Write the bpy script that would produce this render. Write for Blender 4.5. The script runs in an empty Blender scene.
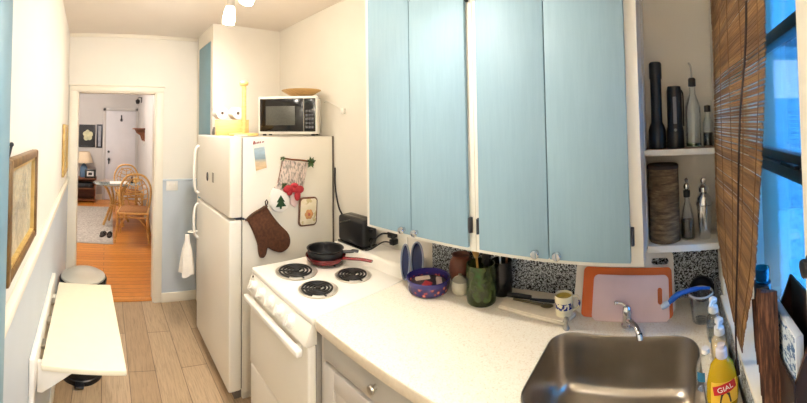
import bpy, bmesh, math, random
from mathutils import Vector, Matrix
random.seed(7)
scene = bpy.context.scene
COL = scene.collection
PI = math.pi
R = math.radians

# ------------------------------------------------------------------ materials
def lin(c):
    return tuple(((v / 12.92) if v <= 0.04045 else ((v + 0.055) / 1.055) ** 2.4) for v in c)
def rgb(r, g, b):
    return lin((r / 255, g / 255, b / 255)) + (1.0,)

class NT:
    def __init__(s, name):
        s.m = bpy.data.materials.new(name); s.m.use_nodes = True
        s.t = s.m.node_tree; s.n = s.t.nodes; s.l = s.t.links
        s.b = s.n['Principled BSDF']; s.out = s.n['Material Output']
    def add(s, typ, **kw):
        nd = s.n.new(typ)
        for k, v in kw.items():
            if k in ('inp',):
                for kk, vv in v.items(): nd.inputs[kk].default_value = vv
            else: setattr(nd, k, v)
        return nd
    def link(s, a, b): s.l.new(a, b)
    def coords(s, kind='Object', scale=(1, 1, 1), rot=(0, 0, 0), loc=(0, 0, 0)):
        mp = s.add('ShaderNodeMapping')
        if kind == 'World':
            g = s.add('ShaderNodeNewGeometry'); s.link(g.outputs['Position'], mp.inputs[0])
        else:
            tc = s.add('ShaderNodeTexCoord'); s.link(tc.outputs[kind], mp.inputs[0])
        mp.inputs['Scale'].default_value = scale; mp.inputs['Rotation'].default_value = rot
        mp.inputs['Location'].default_value = loc
        return mp.outputs[0]
    def noise(s, co, scale=5, detail=3, rough=.5, dist=0):
        nd = s.add('ShaderNodeTexNoise'); s.link(co, nd.inputs['Vector'])
        nd.inputs['Scale'].default_value = scale; nd.inputs['Detail'].default_value = detail
        nd.inputs['Roughness'].default_value = rough; nd.inputs['Distortion'].default_value = dist
        return nd.outputs['Fac']
    def ramp(s, fac, stops, interp='LINEAR'):
        nd = s.add('ShaderNodeValToRGB'); s.link(fac, nd.inputs[0]); cr = nd.color_ramp
        cr.interpolation = interp
        while len(cr.elements) < len(stops): cr.elements.new(.5)
        for e, (p, c) in zip(cr.elements, stops): e.position = p; e.color = c
        return nd.outputs[0]
    def mix(s, fac, a, b, blend='MIX'):
        nd = s.add('ShaderNodeMix', data_type='RGBA', blend_type=blend)
        for sock, v in ((nd.inputs['Factor'], fac), (nd.inputs['A'], a), (nd.inputs['B'], b)) if False else ((nd.inputs[0], fac), (nd.inputs[6], a), (nd.inputs[7], b)):
            if hasattr(v, 'links') or hasattr(v, 'is_linked'): s.link(v, sock)
            else: sock.default_value = v
        return nd.outputs[2]
    def bump(s, h, strength=.2, dist=.01):
        nd = s.add('ShaderNodeBump'); s.link(h, nd.inputs['Height'])
        nd.inputs['Strength'].default_value = strength; nd.inputs['Distance'].default_value = dist
        s.link(nd.outputs[0], s.b.inputs['Normal'])
    def base(s, c):
        if hasattr(c, 'is_linked'): s.link(c, s.b.inputs['Base Color'])
        else: s.b.inputs['Base Color'].default_value = c
    def set(s, **kw):
        for k, v in kw.items(): s.b.inputs[k.replace('_', ' ')].default_value = v

def plain(name, c, rough=.5, metal=0, var=.06, scale=8, bump=0, spec=.5, coat=0, kind='Object'):
    """a painted / moulded surface with a faint procedural unevenness"""
    t = NT(name); co = t.coords(kind)
    f = t.noise(co, scale, 4)
    d = tuple(max(0, v * (1 - var)) for v in c[:3]) + (1,)
    u = tuple(min(1, v * (1 + var)) for v in c[:3]) + (1,)
    t.base(t.ramp(f, [(.3, d), (.7, u)]))
    t.set(Roughness=rough, Metallic=metal, Specular_IOR_Level=spec, Coat_Weight=coat)
    if bump: t.bump(t.noise(co, scale * 12, 2), bump, .004)
    return t.m
def wood(name, c1, c2, scale=6, stretch=(1, 1, 12), rough=.45, kind='Object'):
    t = NT(name); co = t.coords(kind, stretch)
    f = t.noise(co, scale, 5, .6, 1.2)
    t.base(t.ramp(f, [(.3, c1), (.7, c2)])); t.set(Roughness=rough); t.bump(f, .08, .003)
    return t.m
def glass(name, c=(1, 1, 1, 1), rough=0.02, alpha=.25, ior=1.45, gain=.9):
    """clear thin glass: mostly passes light, with a gloss"""
    t = NT(name)
    tr = t.add('ShaderNodeBsdfTransparent'); tr.inputs[0].default_value = c
    gl = t.add('ShaderNodeBsdfGlossy'); gl.inputs['Roughness'].default_value = rough; gl.inputs[0].default_value = (1, 1, 1, 1)
    fr = t.add('ShaderNodeFresnel'); fr.inputs[0].default_value = ior
    ma = t.add('ShaderNodeMath', operation='MULTIPLY_ADD'); t.link(fr.outputs[0], ma.inputs[0]); ma.inputs[1].default_value = gain; ma.inputs[2].default_value = alpha * .15
    mx = t.add('ShaderNodeMixShader'); t.link(ma.outputs[0], mx.inputs[0]); t.link(tr.outputs[0], mx.inputs[1]); t.link(gl.outputs[0], mx.inputs[2])
    t.link(mx.outputs[0], t.out.inputs[0]); t.n.remove(t.b)
    return t.m
def tinted(name, c, rough=.08, trans=.85):
    t = NT(name); t.base(c); t.set(Roughness=rough, Transmission_Weight=trans, IOR=1.33); return t.m
def emis(name, c, s, base=(.8, .8, .8, 1)):
    t = NT(name); t.base(base); t.b.inputs['Emission Color'].default_value = c; t.b.inputs['Emission Strength'].default_value = s
    return t.m

M = {}
M['wall'] = plain('plaster_cream', rgb(238, 232, 220), .75, var=.02, scale=3, bump=.04, kind='World')
M['ceil'] = plain('ceiling_paint', rgb(236, 226, 214), .85, var=.03, scale=2, bump=.05, kind='World')
M['trimw'] = plain('trim_gloss_white', rgb(240, 232, 214), .4, var=.02, scale=4, kind='World')
M['wains'] = plain('wainscot_pale_blue', rgb(204, 212, 219), .45, var=.03, scale=3, kind='World')
M['blue'] = None
M['diningwall'] = plain('dining_wall_paint', rgb(206, 202, 198), .8, var=.03, scale=2, kind='World')
M['white'] = plain('appliance_white', rgb(236, 230, 216), .32, var=.015, scale=3, bump=.01)
M['whitesat'] = plain('white_satin', rgb(240, 236, 226), .4, var=.015, scale=4)
M['black'] = plain('black_plastic', rgb(18, 18, 20), .35, var=.15, scale=20)
M['blackgloss'] = plain('black_gloss', rgb(10, 10, 12), .12, var=.1, scale=8)
M['iron'] = plain('cast_iron', rgb(24, 23, 24), .5, var=.2, scale=30, bump=.05)
M['chrome'] = plain('chrome', rgb(215, 215, 215), .12, 1, var=.05, scale=15)
M['nickel'] = plain('brushed_nickel', rgb(170, 165, 155), .28, 1, var=.06, scale=20)
M['steeldk'] = plain('dark_steel', rgb(70, 72, 78), .35, .8, var=.1, scale=20)
M['pine'] = wood('pine_turned', rgb(232, 186, 110), rgb(248, 214, 140), 5)
M['bowlwood'] = wood('bamboo_bowl', rgb(190, 146, 84), rgb(224, 184, 120), 6, (1, 8, 1))
M['brownwood'] = wood('brown_wood', rgb(96, 52, 26), rgb(140, 82, 44), 5, (1, 1, 8))
M['shelfwood'] = wood('shelf_edge_wood', rgb(150, 110, 84), rgb(176, 136, 106), 5, (1, 8, 1))
M['rattan'] = wood('rattan_cane', rgb(184, 134, 66), rgb(226, 182, 108), 20, (1, 1, 3), .4)
M['gold'] = wood('gilt_wood', rgb(84, 58, 26), rgb(136, 100, 50), 9, (1, 3, 1), .38)
M['goldpale'] = wood('pale_gilt', rgb(176, 140, 70), rgb(214, 180, 110), 9, (1, 3, 1), .4)
M['red'] = plain('red_enamel', rgb(120, 20, 24), .25, var=.1)
M['glass'] = glass('clear_glass', (.97, .99, 1, 1), .02, .25, 1.33, .6)
M['pictureglass'] = glass('picture_glass', (1, 1, 1, 1), .05, .02, 1.3, .12)
M['pane'] = glass('window_glass', (.96, .98, 1, 1), .01, .3)

def blue_paint():
    t = NT('cabinet_blue_paint'); co = t.coords('Object', (1, 1, 1))
    f = t.noise(co, 2.2, 4, .5); g = t.noise(t.coords('Object', (14, 14, 1.2)), 5, 4, .6)
    a = t.ramp(f, [(.3, rgb(136, 166, 182)), (.7, rgb(143, 173, 188))])
    t.base(t.mix(.12, a, t.ramp(g, [(.35, rgb(122, 152, 170)), (.65, rgb(160, 188, 200))])))
    t.set(Roughness=.52); t.bump(g, .05, .002); return t.m
M['blue'] = blue_paint()
M['bluepanel'] = plain('panel_blue_paint', rgb(118, 158, 176), .45, var=.04)
M['lower'] = plain('lower_cabinet_paint', rgb(206, 199, 191), .42, var=.04)
M['lowerdk'] = plain('drawer_front_paint', rgb(180, 176, 168), .42, var=.04)

def planks(name, c1, c2, gap, wid, length, rot, rough, gapw=.004, grain=(1, 14, 1)):
    t = NT(name); co = t.coords('World', (1, 1, 1), (0, 0, rot))
    br = t.add('ShaderNodeTexBrick'); t.link(co, br.inputs['Vector'])
    br.offset = .37; br.inputs['Scale'].default_value = 1
    br.inputs['Brick Width'].default_value = length; br.inputs['Row Height'].default_value = wid
    br.inputs['Mortar Size'].default_value = gapw; br.inputs['Mortar Smooth'].default_value = .2; br.inputs['Bias'].default_value = 0
    br.inputs['Color1'].default_value = c1; br.inputs['Color2'].default_value = c2; br.inputs['Mortar'].default_value = gap
    g = t.noise(t.coords('World', grain, (0, 0, rot)), 6, 6, .65, .8)
    d = t.ramp(g, [(.25, (.45, .42, .4, 1)), (.5, (.9, .9, .9, 1)), (.75, (1.15, 1.12, 1.1, 1))])
    t.base(t.mix(.75, br.outputs['Color'], d, 'MULTIPLY')); t.set(Roughness=rough)
    t.bump(br.outputs['Fac'], -.2, .003); return t.m
M['tilefloor'] = planks('wood_look_floor_tile', rgb(200, 174, 140), rgb(178, 150, 116), rgb(118, 98, 76), .185, 1.25, R(90), .35, .0025, (15, 1.1, 1))
M['pinefloor'] = planks('pine_floor', rgb(226, 150, 66), rgb(206, 126, 46), rgb(120, 66, 22), .09, 2.4, 0, .28, .003, (2, 18, 1))

def speckle():
    t = NT('mosaic_black_white'); co = t.coords('World')
    n = t.noise(co, 125, 1, .5, 1.2); v = t.add('ShaderNodeTexVoronoi', feature='DISTANCE_TO_EDGE'); t.link(co, v.inputs[0]); v.inputs['Scale'].default_value = 95
    a = t.ramp(n, [(.46, rgb(6, 10, 24)), (.54, rgb(216, 224, 230))])
    b = t.ramp(v.outputs['Distance'], [(.04, rgb(14, 16, 24)), (.12, (1, 1, 1, 1))])
    t.base(t.mix(.45, a, b, 'MULTIPLY')); t.set(Roughness=.3); return t.m
M['tile'] = speckle()
def counter():
    t = NT('laminate_cream_speckled'); co = t.coords('World')
    f = t.noise(co, 160, 2); g = t.noise(co, 3, 2)
    a = t.ramp(f, [(.3, rgb(226, 210, 188)), (.40, rgb(238, 229, 210)), (.7, rgb(244, 237, 222))])
    t.base(a); t.set(Roughness=.38); return t.m
M['counter'] = counter()
M['counteredge'] = plain('laminate_edge', rgb(214, 200, 178), .45, var=.05, scale=60)
def sinksteel():
    t = NT('sink_brushed_steel'); co = t.coords('World', (1, 1, 1))
    f = t.noise(co, 9, 3, .5)
    t.base(t.ramp(f, [(.3, rgb(172, 164, 152)), (.7, rgb(188, 180, 168))])); t.set(Metallic=1, Roughness=.3)
    return t.m
M['sink'] = sinksteel()
def bamboo():
    t = NT('bamboo_slats')
    a = t.noise(t.coords('World', (1.5, 1, 55)), 4, 3, .6); b = t.noise(t.coords('World', (0.5, 1, 9)), 4, 2)
    c = t.ramp(a, [(.25, rgb(104, 74, 48)), (.5, rgb(176, 136, 92)), (.75, rgb(226, 194, 148))])
    c = t.mix(.85, c, t.ramp(b, [(.38, rgb(140, 104, 76)), (.62, rgb(250, 232, 200))]), 'MULTIPLY')
    c2 = t.mix(.18, c, rgb(196, 154, 108))
    t.base(c2); t.set(Roughness=.55)
    tl = t.add('ShaderNodeBsdfTranslucent'); t.link(c2, tl.inputs[0])
    mx = t.add('ShaderNodeMixShader'); mx.inputs[0].default_value = .4
    t.link(t.b.outputs[0], mx.inputs[1]); t.link(tl.outputs[0], mx.inputs[2]); t.link(mx.outputs[0], t.out.inputs[0])
    return t.m
M['bamboo'] = bamboo()

# ------------------------------------------------------------------ mesh kit
def from_bm(bm):
    bm.verts.index_update()
    r = ([v.co.copy() for v in bm.verts], [[v.index for v in f.verts] for f in bm.faces]); bm.free(); return r
def xf(shape, mat):
    return ([mat @ Vector(v) for v in shape[0]], shape[1])
def box(lo, hi, b=0, seg=2):
    bm = bmesh.new(); bmesh.ops.create_cube(bm, size=1)
    for v in bm.verts:
        v.co = Vector([lo[i] + (v.co[i] + .5) * (hi[i] - lo[i]) for i in range(3)])
    if b > 0: bmesh.ops.bevel(bm, geom=bm.edges[:], offset=b, segments=seg, affect='EDGES', profile=.5)
    return from_bm(bm)
def prism(pts, vec, b=0, seg=2):
    bm = bmesh.new(); vs = [bm.verts.new(Vector(p)) for p in pts]; f = bm.faces.new(vs)
    ex = bmesh.ops.extrude_face_region(bm, geom=[f])
    for g in ex['geom']:
        if isinstance(g, bmesh.types.BMVert): g.co += Vector(vec)
    bmesh.ops.recalc_face_normals(bm, faces=bm.faces[:])
    if b > 0: bmesh.ops.bevel(bm, geom=bm.edges[:], offset=b, segments=seg, affect='EDGES', profile=.5)
    return from_bm(bm)
def loft(loops, cap0=True, cap1=True, closed=True):
    vs = []; fs = []; n = len(loops[0])
    for L in loops: vs += [Vector(p) for p in L]
    for i in range(len(loops) - 1):
        for j in range(n if closed else n - 1):
            k = (j + 1) % n; fs.append([i * n + j, i * n + k, (i + 1) * n + k, (i + 1) * n + j])
    if cap0: fs.append(list(range(n))[::-1])
    if cap1: fs.append([(len(loops) - 1) * n + j for j in range(n)])
    return vs, fs
def lathe(prof, seg=32, c=(0, 0, 0), sx=1, sy=1):
    vs = []; fs = []; rows = []
    for r, z in prof:
        if r < 1e-6:
            rows.append([len(vs)]); vs.append(Vector((c[0], c[1], c[2] + z)))
        else:
            rows.append(list(range(len(vs), len(vs) + seg)))
            for k in range(seg):
                a = 2 * PI * k / seg; vs.append(Vector((c[0] + sx * r * math.cos(a), c[1] + sy * r * math.sin(a), c[2] + z)))
    for A, B in zip(rows, rows[1:]):
        for k in range(seg):
            k2 = (k + 1) % seg
            if len(A) == 1 and len(B) == 1: continue
            if len(A) == 1: fs.append([A[0], B[k2], B[k]])
            elif len(B) == 1: fs.append([A[k], A[k2], B[0]])
            else: fs.append([A[k], A[k2], B[k2], B[k]])
    return vs, fs
def frame_for(d):
    d = d.normalized(); u = Vector((0, 0, 1)) if abs(d.z) < .9 else Vector((1, 0, 0))
    a = d.cross(u).normalized(); return a, d.cross(a).normalized()
def cyl(p0, p1, r0, r1=None, seg=20, cap=True):
    p0, p1 = Vector(p0), Vector(p1); r1 = r0 if r1 is None else r1; a, b = frame_for(p1 - p0)
    L = [[p + r * (math.cos(2 * PI * k / seg) * a + math.sin(2 * PI * k / seg) * b) for k in range(seg)] for p, r in ((p0, r0), (p1, r1))]
    return loft(L, cap, cap)
def tube(pts, r, seg=8, closed=False):
    pts = [Vector(p) for p in pts]; n = len(pts); rs = r if isinstance(r, (list, tuple)) else [r] * n
    tang = []
    for i in range(n):
        if closed: t = pts[(i + 1) % n] - pts[i - 1]
        else: t = pts[min(i + 1, n - 1)] - pts[max(i - 1, 0)]
        tang.append(t.normalized())
    a, b = frame_for(tang[0]); loops = []
    for i in range(n):
        a = (a - a.dot(tang[i]) * tang[i]).normalized(); b = tang[i].cross(a)
        loops.append([pts[i] + rs[i] * (math.cos(2 * PI * k / seg) * a + math.sin(2 * PI * k / seg) * b) for k in range(seg)])
    if closed: loops.append(loops[0]); return loft(loops, False, False)
    return loft(loops)
def spline(P, n=6):
    P = [Vector(p) for p in P]; out = []
    for i in range(len(P) - 1):
        p0, p1, p2, p3 = P[max(i - 1, 0)], P[i], P[i + 1], P[min(i + 2, len(P) - 1)]
        for k in range(n):
            t = k / n
            out.append(.5 * ((2 * p1) + (p2 - p0) * t + (2 * p0 - 5 * p1 + 4 * p2 - p3) * t * t + (3 * p1 - p0 - 3 * p2 + p3) * t ** 3))
    out.append(P[-1]); return out
def ball(c, r, seg=16, s=(1, 1, 1)):
    n = seg // 2
    return xf(lathe([(math.sin(PI * i / n) * r if 0 < i < n else 0, -math.cos(PI * i / n) * r) for i in range(n + 1)], seg), Matrix.Translation(c) @ Matrix.Diagonal((*s, 1)))
def rrect(cx, cy, w, h, r, n=6):
    P = []
    for qx, qy, a0 in ((1, 1, 0), (-1, 1, 90), (-1, -1, 180), (1, -1, 270)):
        for k in range(n + 1):
            a = R(a0 + 90 * k / n); P.append((cx + qx * (w / 2 - r) + r * math.cos(a), cy + qy * (h / 2 - r) + r * math.sin(a)))
    return P

class MB:
    def __init__(s, *shapes): s.v = []; s.f = []; s.i = []; [s.add(x) for x in shapes]
    def add(s, shape, mi=0):
        o = len(s.v); s.v += [Vector(v) for v in shape[0]]; s.f += [[o + k for k in f] for f in shape[1]]; s.i += [mi] * len(shape[1]); return s
    def build(s, name, mats, parent=None, local=False, angle=38, label=None, weld=False):
        if not isinstance(mats, (list, tuple)): mats = [mats]
        bm = bmesh.new(); vs = [bm.verts.new(v) for v in s.v]
        for f, mi in zip(s.f, s.i):
            try: fc = bm.faces.new([vs[k] for k in f]); fc.material_index = mi; fc.smooth = True
            except ValueError: pass
        if weld: bmesh.ops.remove_doubles(bm, verts=bm.verts[:], dist=1e-5)
        bmesh.ops.recalc_face_normals(bm, faces=bm.faces[:])
        for e in bm.edges:
            if len(e.link_faces) == 2 and e.calc_face_angle(0) > R(angle): e.smooth = False
        me = bpy.data.meshes.new(name); 
        if parent is not None and not local:
            bm.transform(wm(parent).inverted())
        bm.to_mesh(me); bm.free()
        for m in mats: me.materials.append(m)
        o = bpy.data.objects.new(name, me); COL.objects.link(o)
        if parent is not None: o.parent = parent
        if label: o['label'] = label
        return o
def wm(o):
    m = o.matrix_basis
    return wm(o.parent) @ m if o.parent else m
def tag(o, label, cat, group=None, kind=None):
    if label: o['label'] = label
    if cat: o['category'] = cat
    if group: o['group'] = group
    if kind: o['kind'] = kind
    return o
def thing(name, label, cat, loc=(0, 0, 0), rz=0, group=None):
    o = bpy.data.objects.new(name, None); COL.objects.link(o); o.empty_display_size = .05
    o.location = loc; o.rotation_euler = (0, 0, rz)
    return tag(o, label, cat, group)
def struct(name, mb, mats):
    o = mb.build(name, mats); o['kind'] = 'structure'; return o
def spart(name, mb, mats, parent): return mb.build(name, mats, parent)
def text_mesh(txt, size, depth=.0006):
    cu = bpy.data.curves.new('t', 'FONT'); cu.body = txt; cu.size = size; cu.extrude = depth; cu.align_x = 'CENTER'; cu.align_y = 'CENTER'
    ob = bpy.data.objects.new('t', cu); COL.objects.link(ob); dg = bpy.context.evaluated_depsgraph_get(); dg.update()
    me = bpy.data.meshes.new_from_object(ob.evaluated_get(dg)); sh = ([v.co.copy() for v in me.vertices], [list(p.vertices) for p in me.polygons])
    bpy.data.objects.remove(ob); bpy.data.curves.remove(cu); bpy.data.meshes.remove(me); return sh
def copy_tree(o, parent=None):
    c = o.copy(); COL.objects.link(c); c.parent = parent
    for ch in list(o.children): copy_tree(ch, c)
    return c

CZ = 0.91      # counter height
WX = 1.56      # inner face of the counter wall
CEIL = 2.60
def lwx(y): return -.37 + .045 * (3.45 - y)     # the left wall is not quite square to the doorway wall
def lpoly(y0, y1, off0, off1): return [(lwx(y0) + off0, y0), (lwx(y1) + off0, y1), (lwx(y1) + off1, y1), (lwx(y0) + off1, y0)]
def lbox(y0, y1, z0, z1, off0, off1, b=0): return prism([(x, y, z0) for x, y in lpoly(y0, y1, off0, off1)], (0, 0, z1 - z0), b)

# ------------------------------------------------------------------ the room
struct('floor', MB(box((-.7, -1.75, -.1), (1.75, 3.50, 0))), M['tilefloor'])
struct('floor_dining', MB(box((-2.3, 3.50, -.1), (1.75, 8.6, 0))), M['pinefloor'])
struct('ceiling', MB(box((-2.4, -1.75, CEIL), (1.75, 8.6, CEIL + .1))), M['ceil'])
struct('wall_left', MB(lbox(-1.6, 3.60, 0, CEIL, -.12, 0)), M['wall'])
struct('wall_right', MB(box((WX, -.5, 0), (WX + .12, 3.6, CEIL))), M['wall'])
fy = lambda x: 3.452 + .0278 * x
def fbox(x0, x1, z0, z1, d0, d1, b=0):   # a slab on the doorway wall
    return prism([(x0, fy(x0) + d0, z0), (x1, fy(x1) + d0, z0), (x1, fy(x1) + d1, z0), (x0, fy(x0) + d1, z0)], (0, 0, z1 - z0), b)
DL, DR, DH = -.285, .487, 2.035
struct('wall_far', MB(fbox(-.5, DL, 0, CEIL, 0, .13), fbox(DR, WX, 0, CEIL, 0, .13), fbox(DL, DR, DH, CEIL, 0, .13)), M['wall'])
struct('trim_1', MB(fbox(DL - .075, DL, 0, DH + .02, -.018, 0, .004), fbox(DR, DR + .075, 0, DH + .02, -.018, 0, .004),
                    fbox(DL - .075, DR + .075, DH, DH + .05, -.02, 0, .004), fbox(DL - .085, DR + .085, DH + .05, DH + .065, -.03, 0, .004),
                    fbox(DL, DL + .012, 0, DH, 0, .13), fbox(DR - .012, DR, 0, DH, 0, .13), fbox(DL, DR, DH - .012, DH, 0, .13)), M['trimw'])
struct('trim_threshold', MB(fbox(DL, DR, 0, .010, .03, .10, .004)), M['pinefloor'])
struct('trim_ceiling', MB(fbox(-.37, .9, CEIL - .035, CEIL, -.02, 0, .005)), M['trimw'])
# wainscot and rails
struct('wall_left_wainscot', MB(lbox(.812, 3.45, 0, 1.17, 0, .010)), M['wains'])
struct('trim_left_rail', MB(lbox(.812, 3.44, 1.165, 1.20, 0, .024, .005)), M['trimw'])
struct('baseboard_left', MB(lbox(.812, 3.44, 0, .11, .010, .022, .003)), M['trimw'])
struct('wall_far_wainscot', MB(fbox(DR + .075, .93, 0, 1.17, -.010, 0)), M['wains'])
struct('trim_far_rail', MB(fbox(DR + .075, .92, 1.165, 1.185, -.02, 0, .005)), M['wains'])
struct('baseboard_far', MB(fbox(DR + .075, .92, 0, .09, -.024, -.010, .003)), M['trimw'])
struct('trim_left_casing', MB(lbox(.68, .80, 0, 2.2, 0, .03, .004)), M['bluepanel'])
struct('trim_left_casing_bead', MB(lbox(.80, .812, 0, 2.2, 0, .018, .003)), M['trimw'])
# closet partition behind the fridge with its blue door
struct('wall_partition', MB(box((.905, 2.93, 0), (WX, 3.0, CEIL)), box((.905, 3.0, 2.47), (.95, 3.42, CEIL)), box((.905, 3.395, 0), (.95, 3.45, 2.47))), M['wall'])
d2 = struct('door_2', MB(box((.905, 3.003, .03), (.935, 3.392, 2.465), .003)), M['bluepanel'])
spart('door_knob', MB(lathe([(0, 0), (.012, .002), (.015, .012), (0, .022)], 16, (0, 0, 0))), M['nickel'], d2).matrix_basis = Matrix.Translation((.905, 3.04, 1.0)) @ Matrix.Rotation(-PI / 2, 4, 'Y')
# window wall: opening X .56..1.34, z 1.03..2.25
WY = -.215
OX0, OX1, OZ0, OZ1 = .490, 1.36, 1.0, 2.25
struct('wall_window', MB(box((.40, WY - .185, 0), (WX, WY, OZ0)), box((.40, WY - .185, OZ1), (WX, WY, CEIL)), box((.40, WY - .185, OZ0), (OX0, WY, OZ1)), box((OX1, WY - .185, OZ0), (WX, WY, OZ1))), M['wall'])
struct('wall_rear', MB(box((-.4, -1.72, 0), (.52, -1.6, CEIL))), M['wall'])
struct('wall_rear_side', MB(box((.40, -1.6, 0), (.52, WY - .185, CEIL))), M['wall'])
w1 = struct('window_1', MB(box((OX0, -.380, OZ0), (OX0 + .035, -.320, OZ1), .003), box((OX1 - .035, -.380, OZ0), (OX1, -.320, OZ1), .003),
                           box((OX0, -.380, OZ1 - .035), (OX1, -.320, OZ1), .003)), M['trimw'])
spart('window_rail', MB(box((OX0 + .035, -.355, 1.510), (OX1 - .035, -.317, 1.545), .003), box((OX0 + .035, -.360, 1.546), (OX1 - .035, -.330, 1.577), .003)), M['steeldk'], w1)
spart('window_top_rail', MB(box((OX0 + .035, -.360, 1.900), (OX1 - .035, -.323, 1.938), .003)), M['steeldk'], w1)
spart('window_bottom_rail', MB(box((OX0 + .035, -.365, OZ0 + .01), (OX1 - .035, -.325, OZ0 + .045), .003)), M['steeldk'], w1)
spart('sash_lock', MB(box((.80, -.317, 1.546), (.87, -.300, 1.558), .003), cyl((.82, -.305, 1.552), (.855, -.290, 1.560), .005)), M['black'], w1)
spart('pane', MB(box((OX0 + .035, -.347, OZ0 + .045), (OX1 - .035, -.343, OZ1 - .035))), M['pane'], w1)
spart('window_sill', MB(box((OX0, -.385, OZ0 - .012), (OX1, -.192, OZ0 + .006), .004)), M['trimw'], w1)
struct('trim_window', MB(box((.40, WY, .93), (.484, WY + .022, 2.35), .004), box((OX1 - .01, WY, 1.0), (OX1 + .05, WY + .012, 2.3), .004)), M['trimw'])
lt = thing('window_latch', 'dark round latch knob on the white window casing at the right edge', 'latch', (.455, WY + .022, 1.465))
MB(xf(lathe([(0, 0), (.017, .001), (.017, .004), (0, .0045)], 20), Matrix.Rotation(-PI / 2, 4, 'X'))).build('backplate', M['steeldk'], lt, local=True)
MB(xf(lathe([(.006, .003), (.007, .007), (.013, .010), (.012, .015), (0, .017)], 20), Matrix.Rotation(-PI / 2, 4, 'X'))).build('knob', M['black'], lt, local=True)
# tiled splashback
struct('wall_right_tile', MB(box((WX - .008, WY, CZ), (WX, 1.20, 1.1695)), box((WX - .008, .0825, 1.1695), (WX, 1.20, 1.1965))), M['tile'])
struct('wall_window_tile', MB(box((.56, WY, CZ), (WX - .008, -.194, OZ0 - .012))), M['tile'])
# dining room shell
struct('wall_dining_back', MB(box((-2.3, 8.45, 0), (.9, 8.55, CEIL))), M['diningwall'])
struct('wall_dining_right', MB(box((.76, 3.62, 0), (.9, 8.45, CEIL))), M['diningwall'])
struct('wall_dining_left', MB(box((-2.4, 3.6, 0), (-2.3, 8.55, CEIL))), M['diningwall'])
struct('wall_dining_near', MB(box((-2.3, 3.6, 0), (-.5, 3.7, CEIL))), M['diningwall'])
struct('baseboard_dining', MB(box((-2.3, 8.435, 0), (-.03, 8.45, .12)), box((.745, 3.7, 0), (.76, 8.4, .12))), M['trimw'])
d1 = struct('door_1', MB(box((-.0, 8.415, .01), (.70, 8.449, 2.09), .004)), plain('door_white', rgb(220, 218, 222), .5, var=.02))
spart('door_frame', MB(box((-.07, 8.425, 0), (-.005, 8.45, 2.16), .003), box((.705, 8.425, 0), (.758, 8.45, 2.16), .003), box((-.07, 8.425, 2.095), (.758, 8.45, 2.16), .003)), M['diningwall'], d1)
spart('deadbolt', MB(cyl((.07, 8.416, 1.13), (.07, 8.39, 1.13), .028)), M['steeldk'], d1)
spart('door_knob', MB(cyl((.075, 8.416, .95), (.075, 8.40, .95), .032), cyl((.075, 8.40, .95), (.075, 8.37, .95), .012), ball((.075, 8.35, .95), .032), box((.06, 8.404, .84), (.09, 8.416, .99), .006)), M['steeldk'], d1)
spart('door_knocker', MB(box((.345, 8.40, 1.86), (.375, 8.416, 2.0), .006), tube([(.36 + .03 * math.sin(a), 8.395, 1.88 - .03 * math.cos(a)) for a in [2 * PI * k / 14 for k in range(14)]], .006, 6, True)), M['steeldk'], d1)

# ------------------------------------------------------------------ left side: pictures, folding table, bin
def art(name, c1, c2, c3, sc=9):
    t = NT(name); co = t.coords('Object'); f = t.noise(co, sc, 6, .7); g = t.noise(co, sc * 6, 3)
    a = t.ramp(f, [(.3, c1), (.5, c2), (.72, c3)]); t.base(t.mix(.25, a, t.ramp(g, [(.4, (.15, .13, .1, 1)), (.6, (1, 1, 1, 1))]), 'MULTIPLY')); t.set(Roughness=.6); return t.m
def wall_picture(name, label, y0, y1, z0, z1, fm, am, fw=.032, th=.026, hook=False, mount=True):
    t = thing(name, label, 'picture', (lwx((y0 + y1) / 2) + .001, (y0 + y1) / 2, z0))
    f = MB(lbox(y0, y0 + fw, z0, z1, .001, th, .006), lbox(y1 - fw, y1, z0, z1, .001, th, .006), lbox(y0 + fw - .004, y1 - fw + .004, z0, z0 + fw, .001, th - .001, .006), lbox(y0 + fw - .004, y1 - fw + .004, z1 - fw, z1, .001, th - .001, .006))
    fo = f.build('frame', fm, t)
    i = fw * .75
    MB(lbox(y0 + fw - .002, y0 + fw + .008, z0 + fw, z1 - fw, .002, th - .008), lbox(y1 - fw - .008, y1 - fw + .002, z0 + fw, z1 - fw, .002, th - .008), lbox(y0 + fw, y1 - fw, z0 + fw - .002, z0 + fw + .008, .002, th - .008), lbox(y0 + fw, y1 - fw, z1 - fw - .008, z1 - fw + .002, .002, th - .008)).build('inner_frame', M['goldpale'], fo)
    MB(lbox(y0 + fw - .003, y1 - fw + .003, z0 + fw - .003, z1 - fw + .003, .001, .010)).build('print', am, t)
    MB(lbox(y0 + fw, y1 - fw, z0 + fw, z1 - fw, .0125, .0145)).build('glass', M['pictureglass'], t)
    if hook:
        ym = (y0 + y1) / 2
        MB(cyl((lwx(ym) + .002, ym - .12, z1 - .005), (lwx(ym) + .010, ym - .12, z1 + .03), .004), ball((lwx(ym) + .010, ym - .12, z1 + .032), .007, 10)).build('hanger', M['steeldk'], t)
    return t
wall_picture('framed_print', 'large gilt-framed old print hanging over the folding table, nearest on the left wall', 0.828, 1.27, 1.283, 1.592, M['gold'], art('old_print', rgb(150, 148, 138), rgb(208, 198, 168), rgb(234, 224, 198)), .026, .03, True)
wall_picture('framed_print', 'narrow pale gold framed picture beside the doorway on the left wall', 2.72, 3.14, 1.29, 1.70, M['goldpale'], art('sepia_print', rgb(176, 140, 84), rgb(206, 176, 120), rgb(226, 204, 160)), .03, .022)

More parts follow.
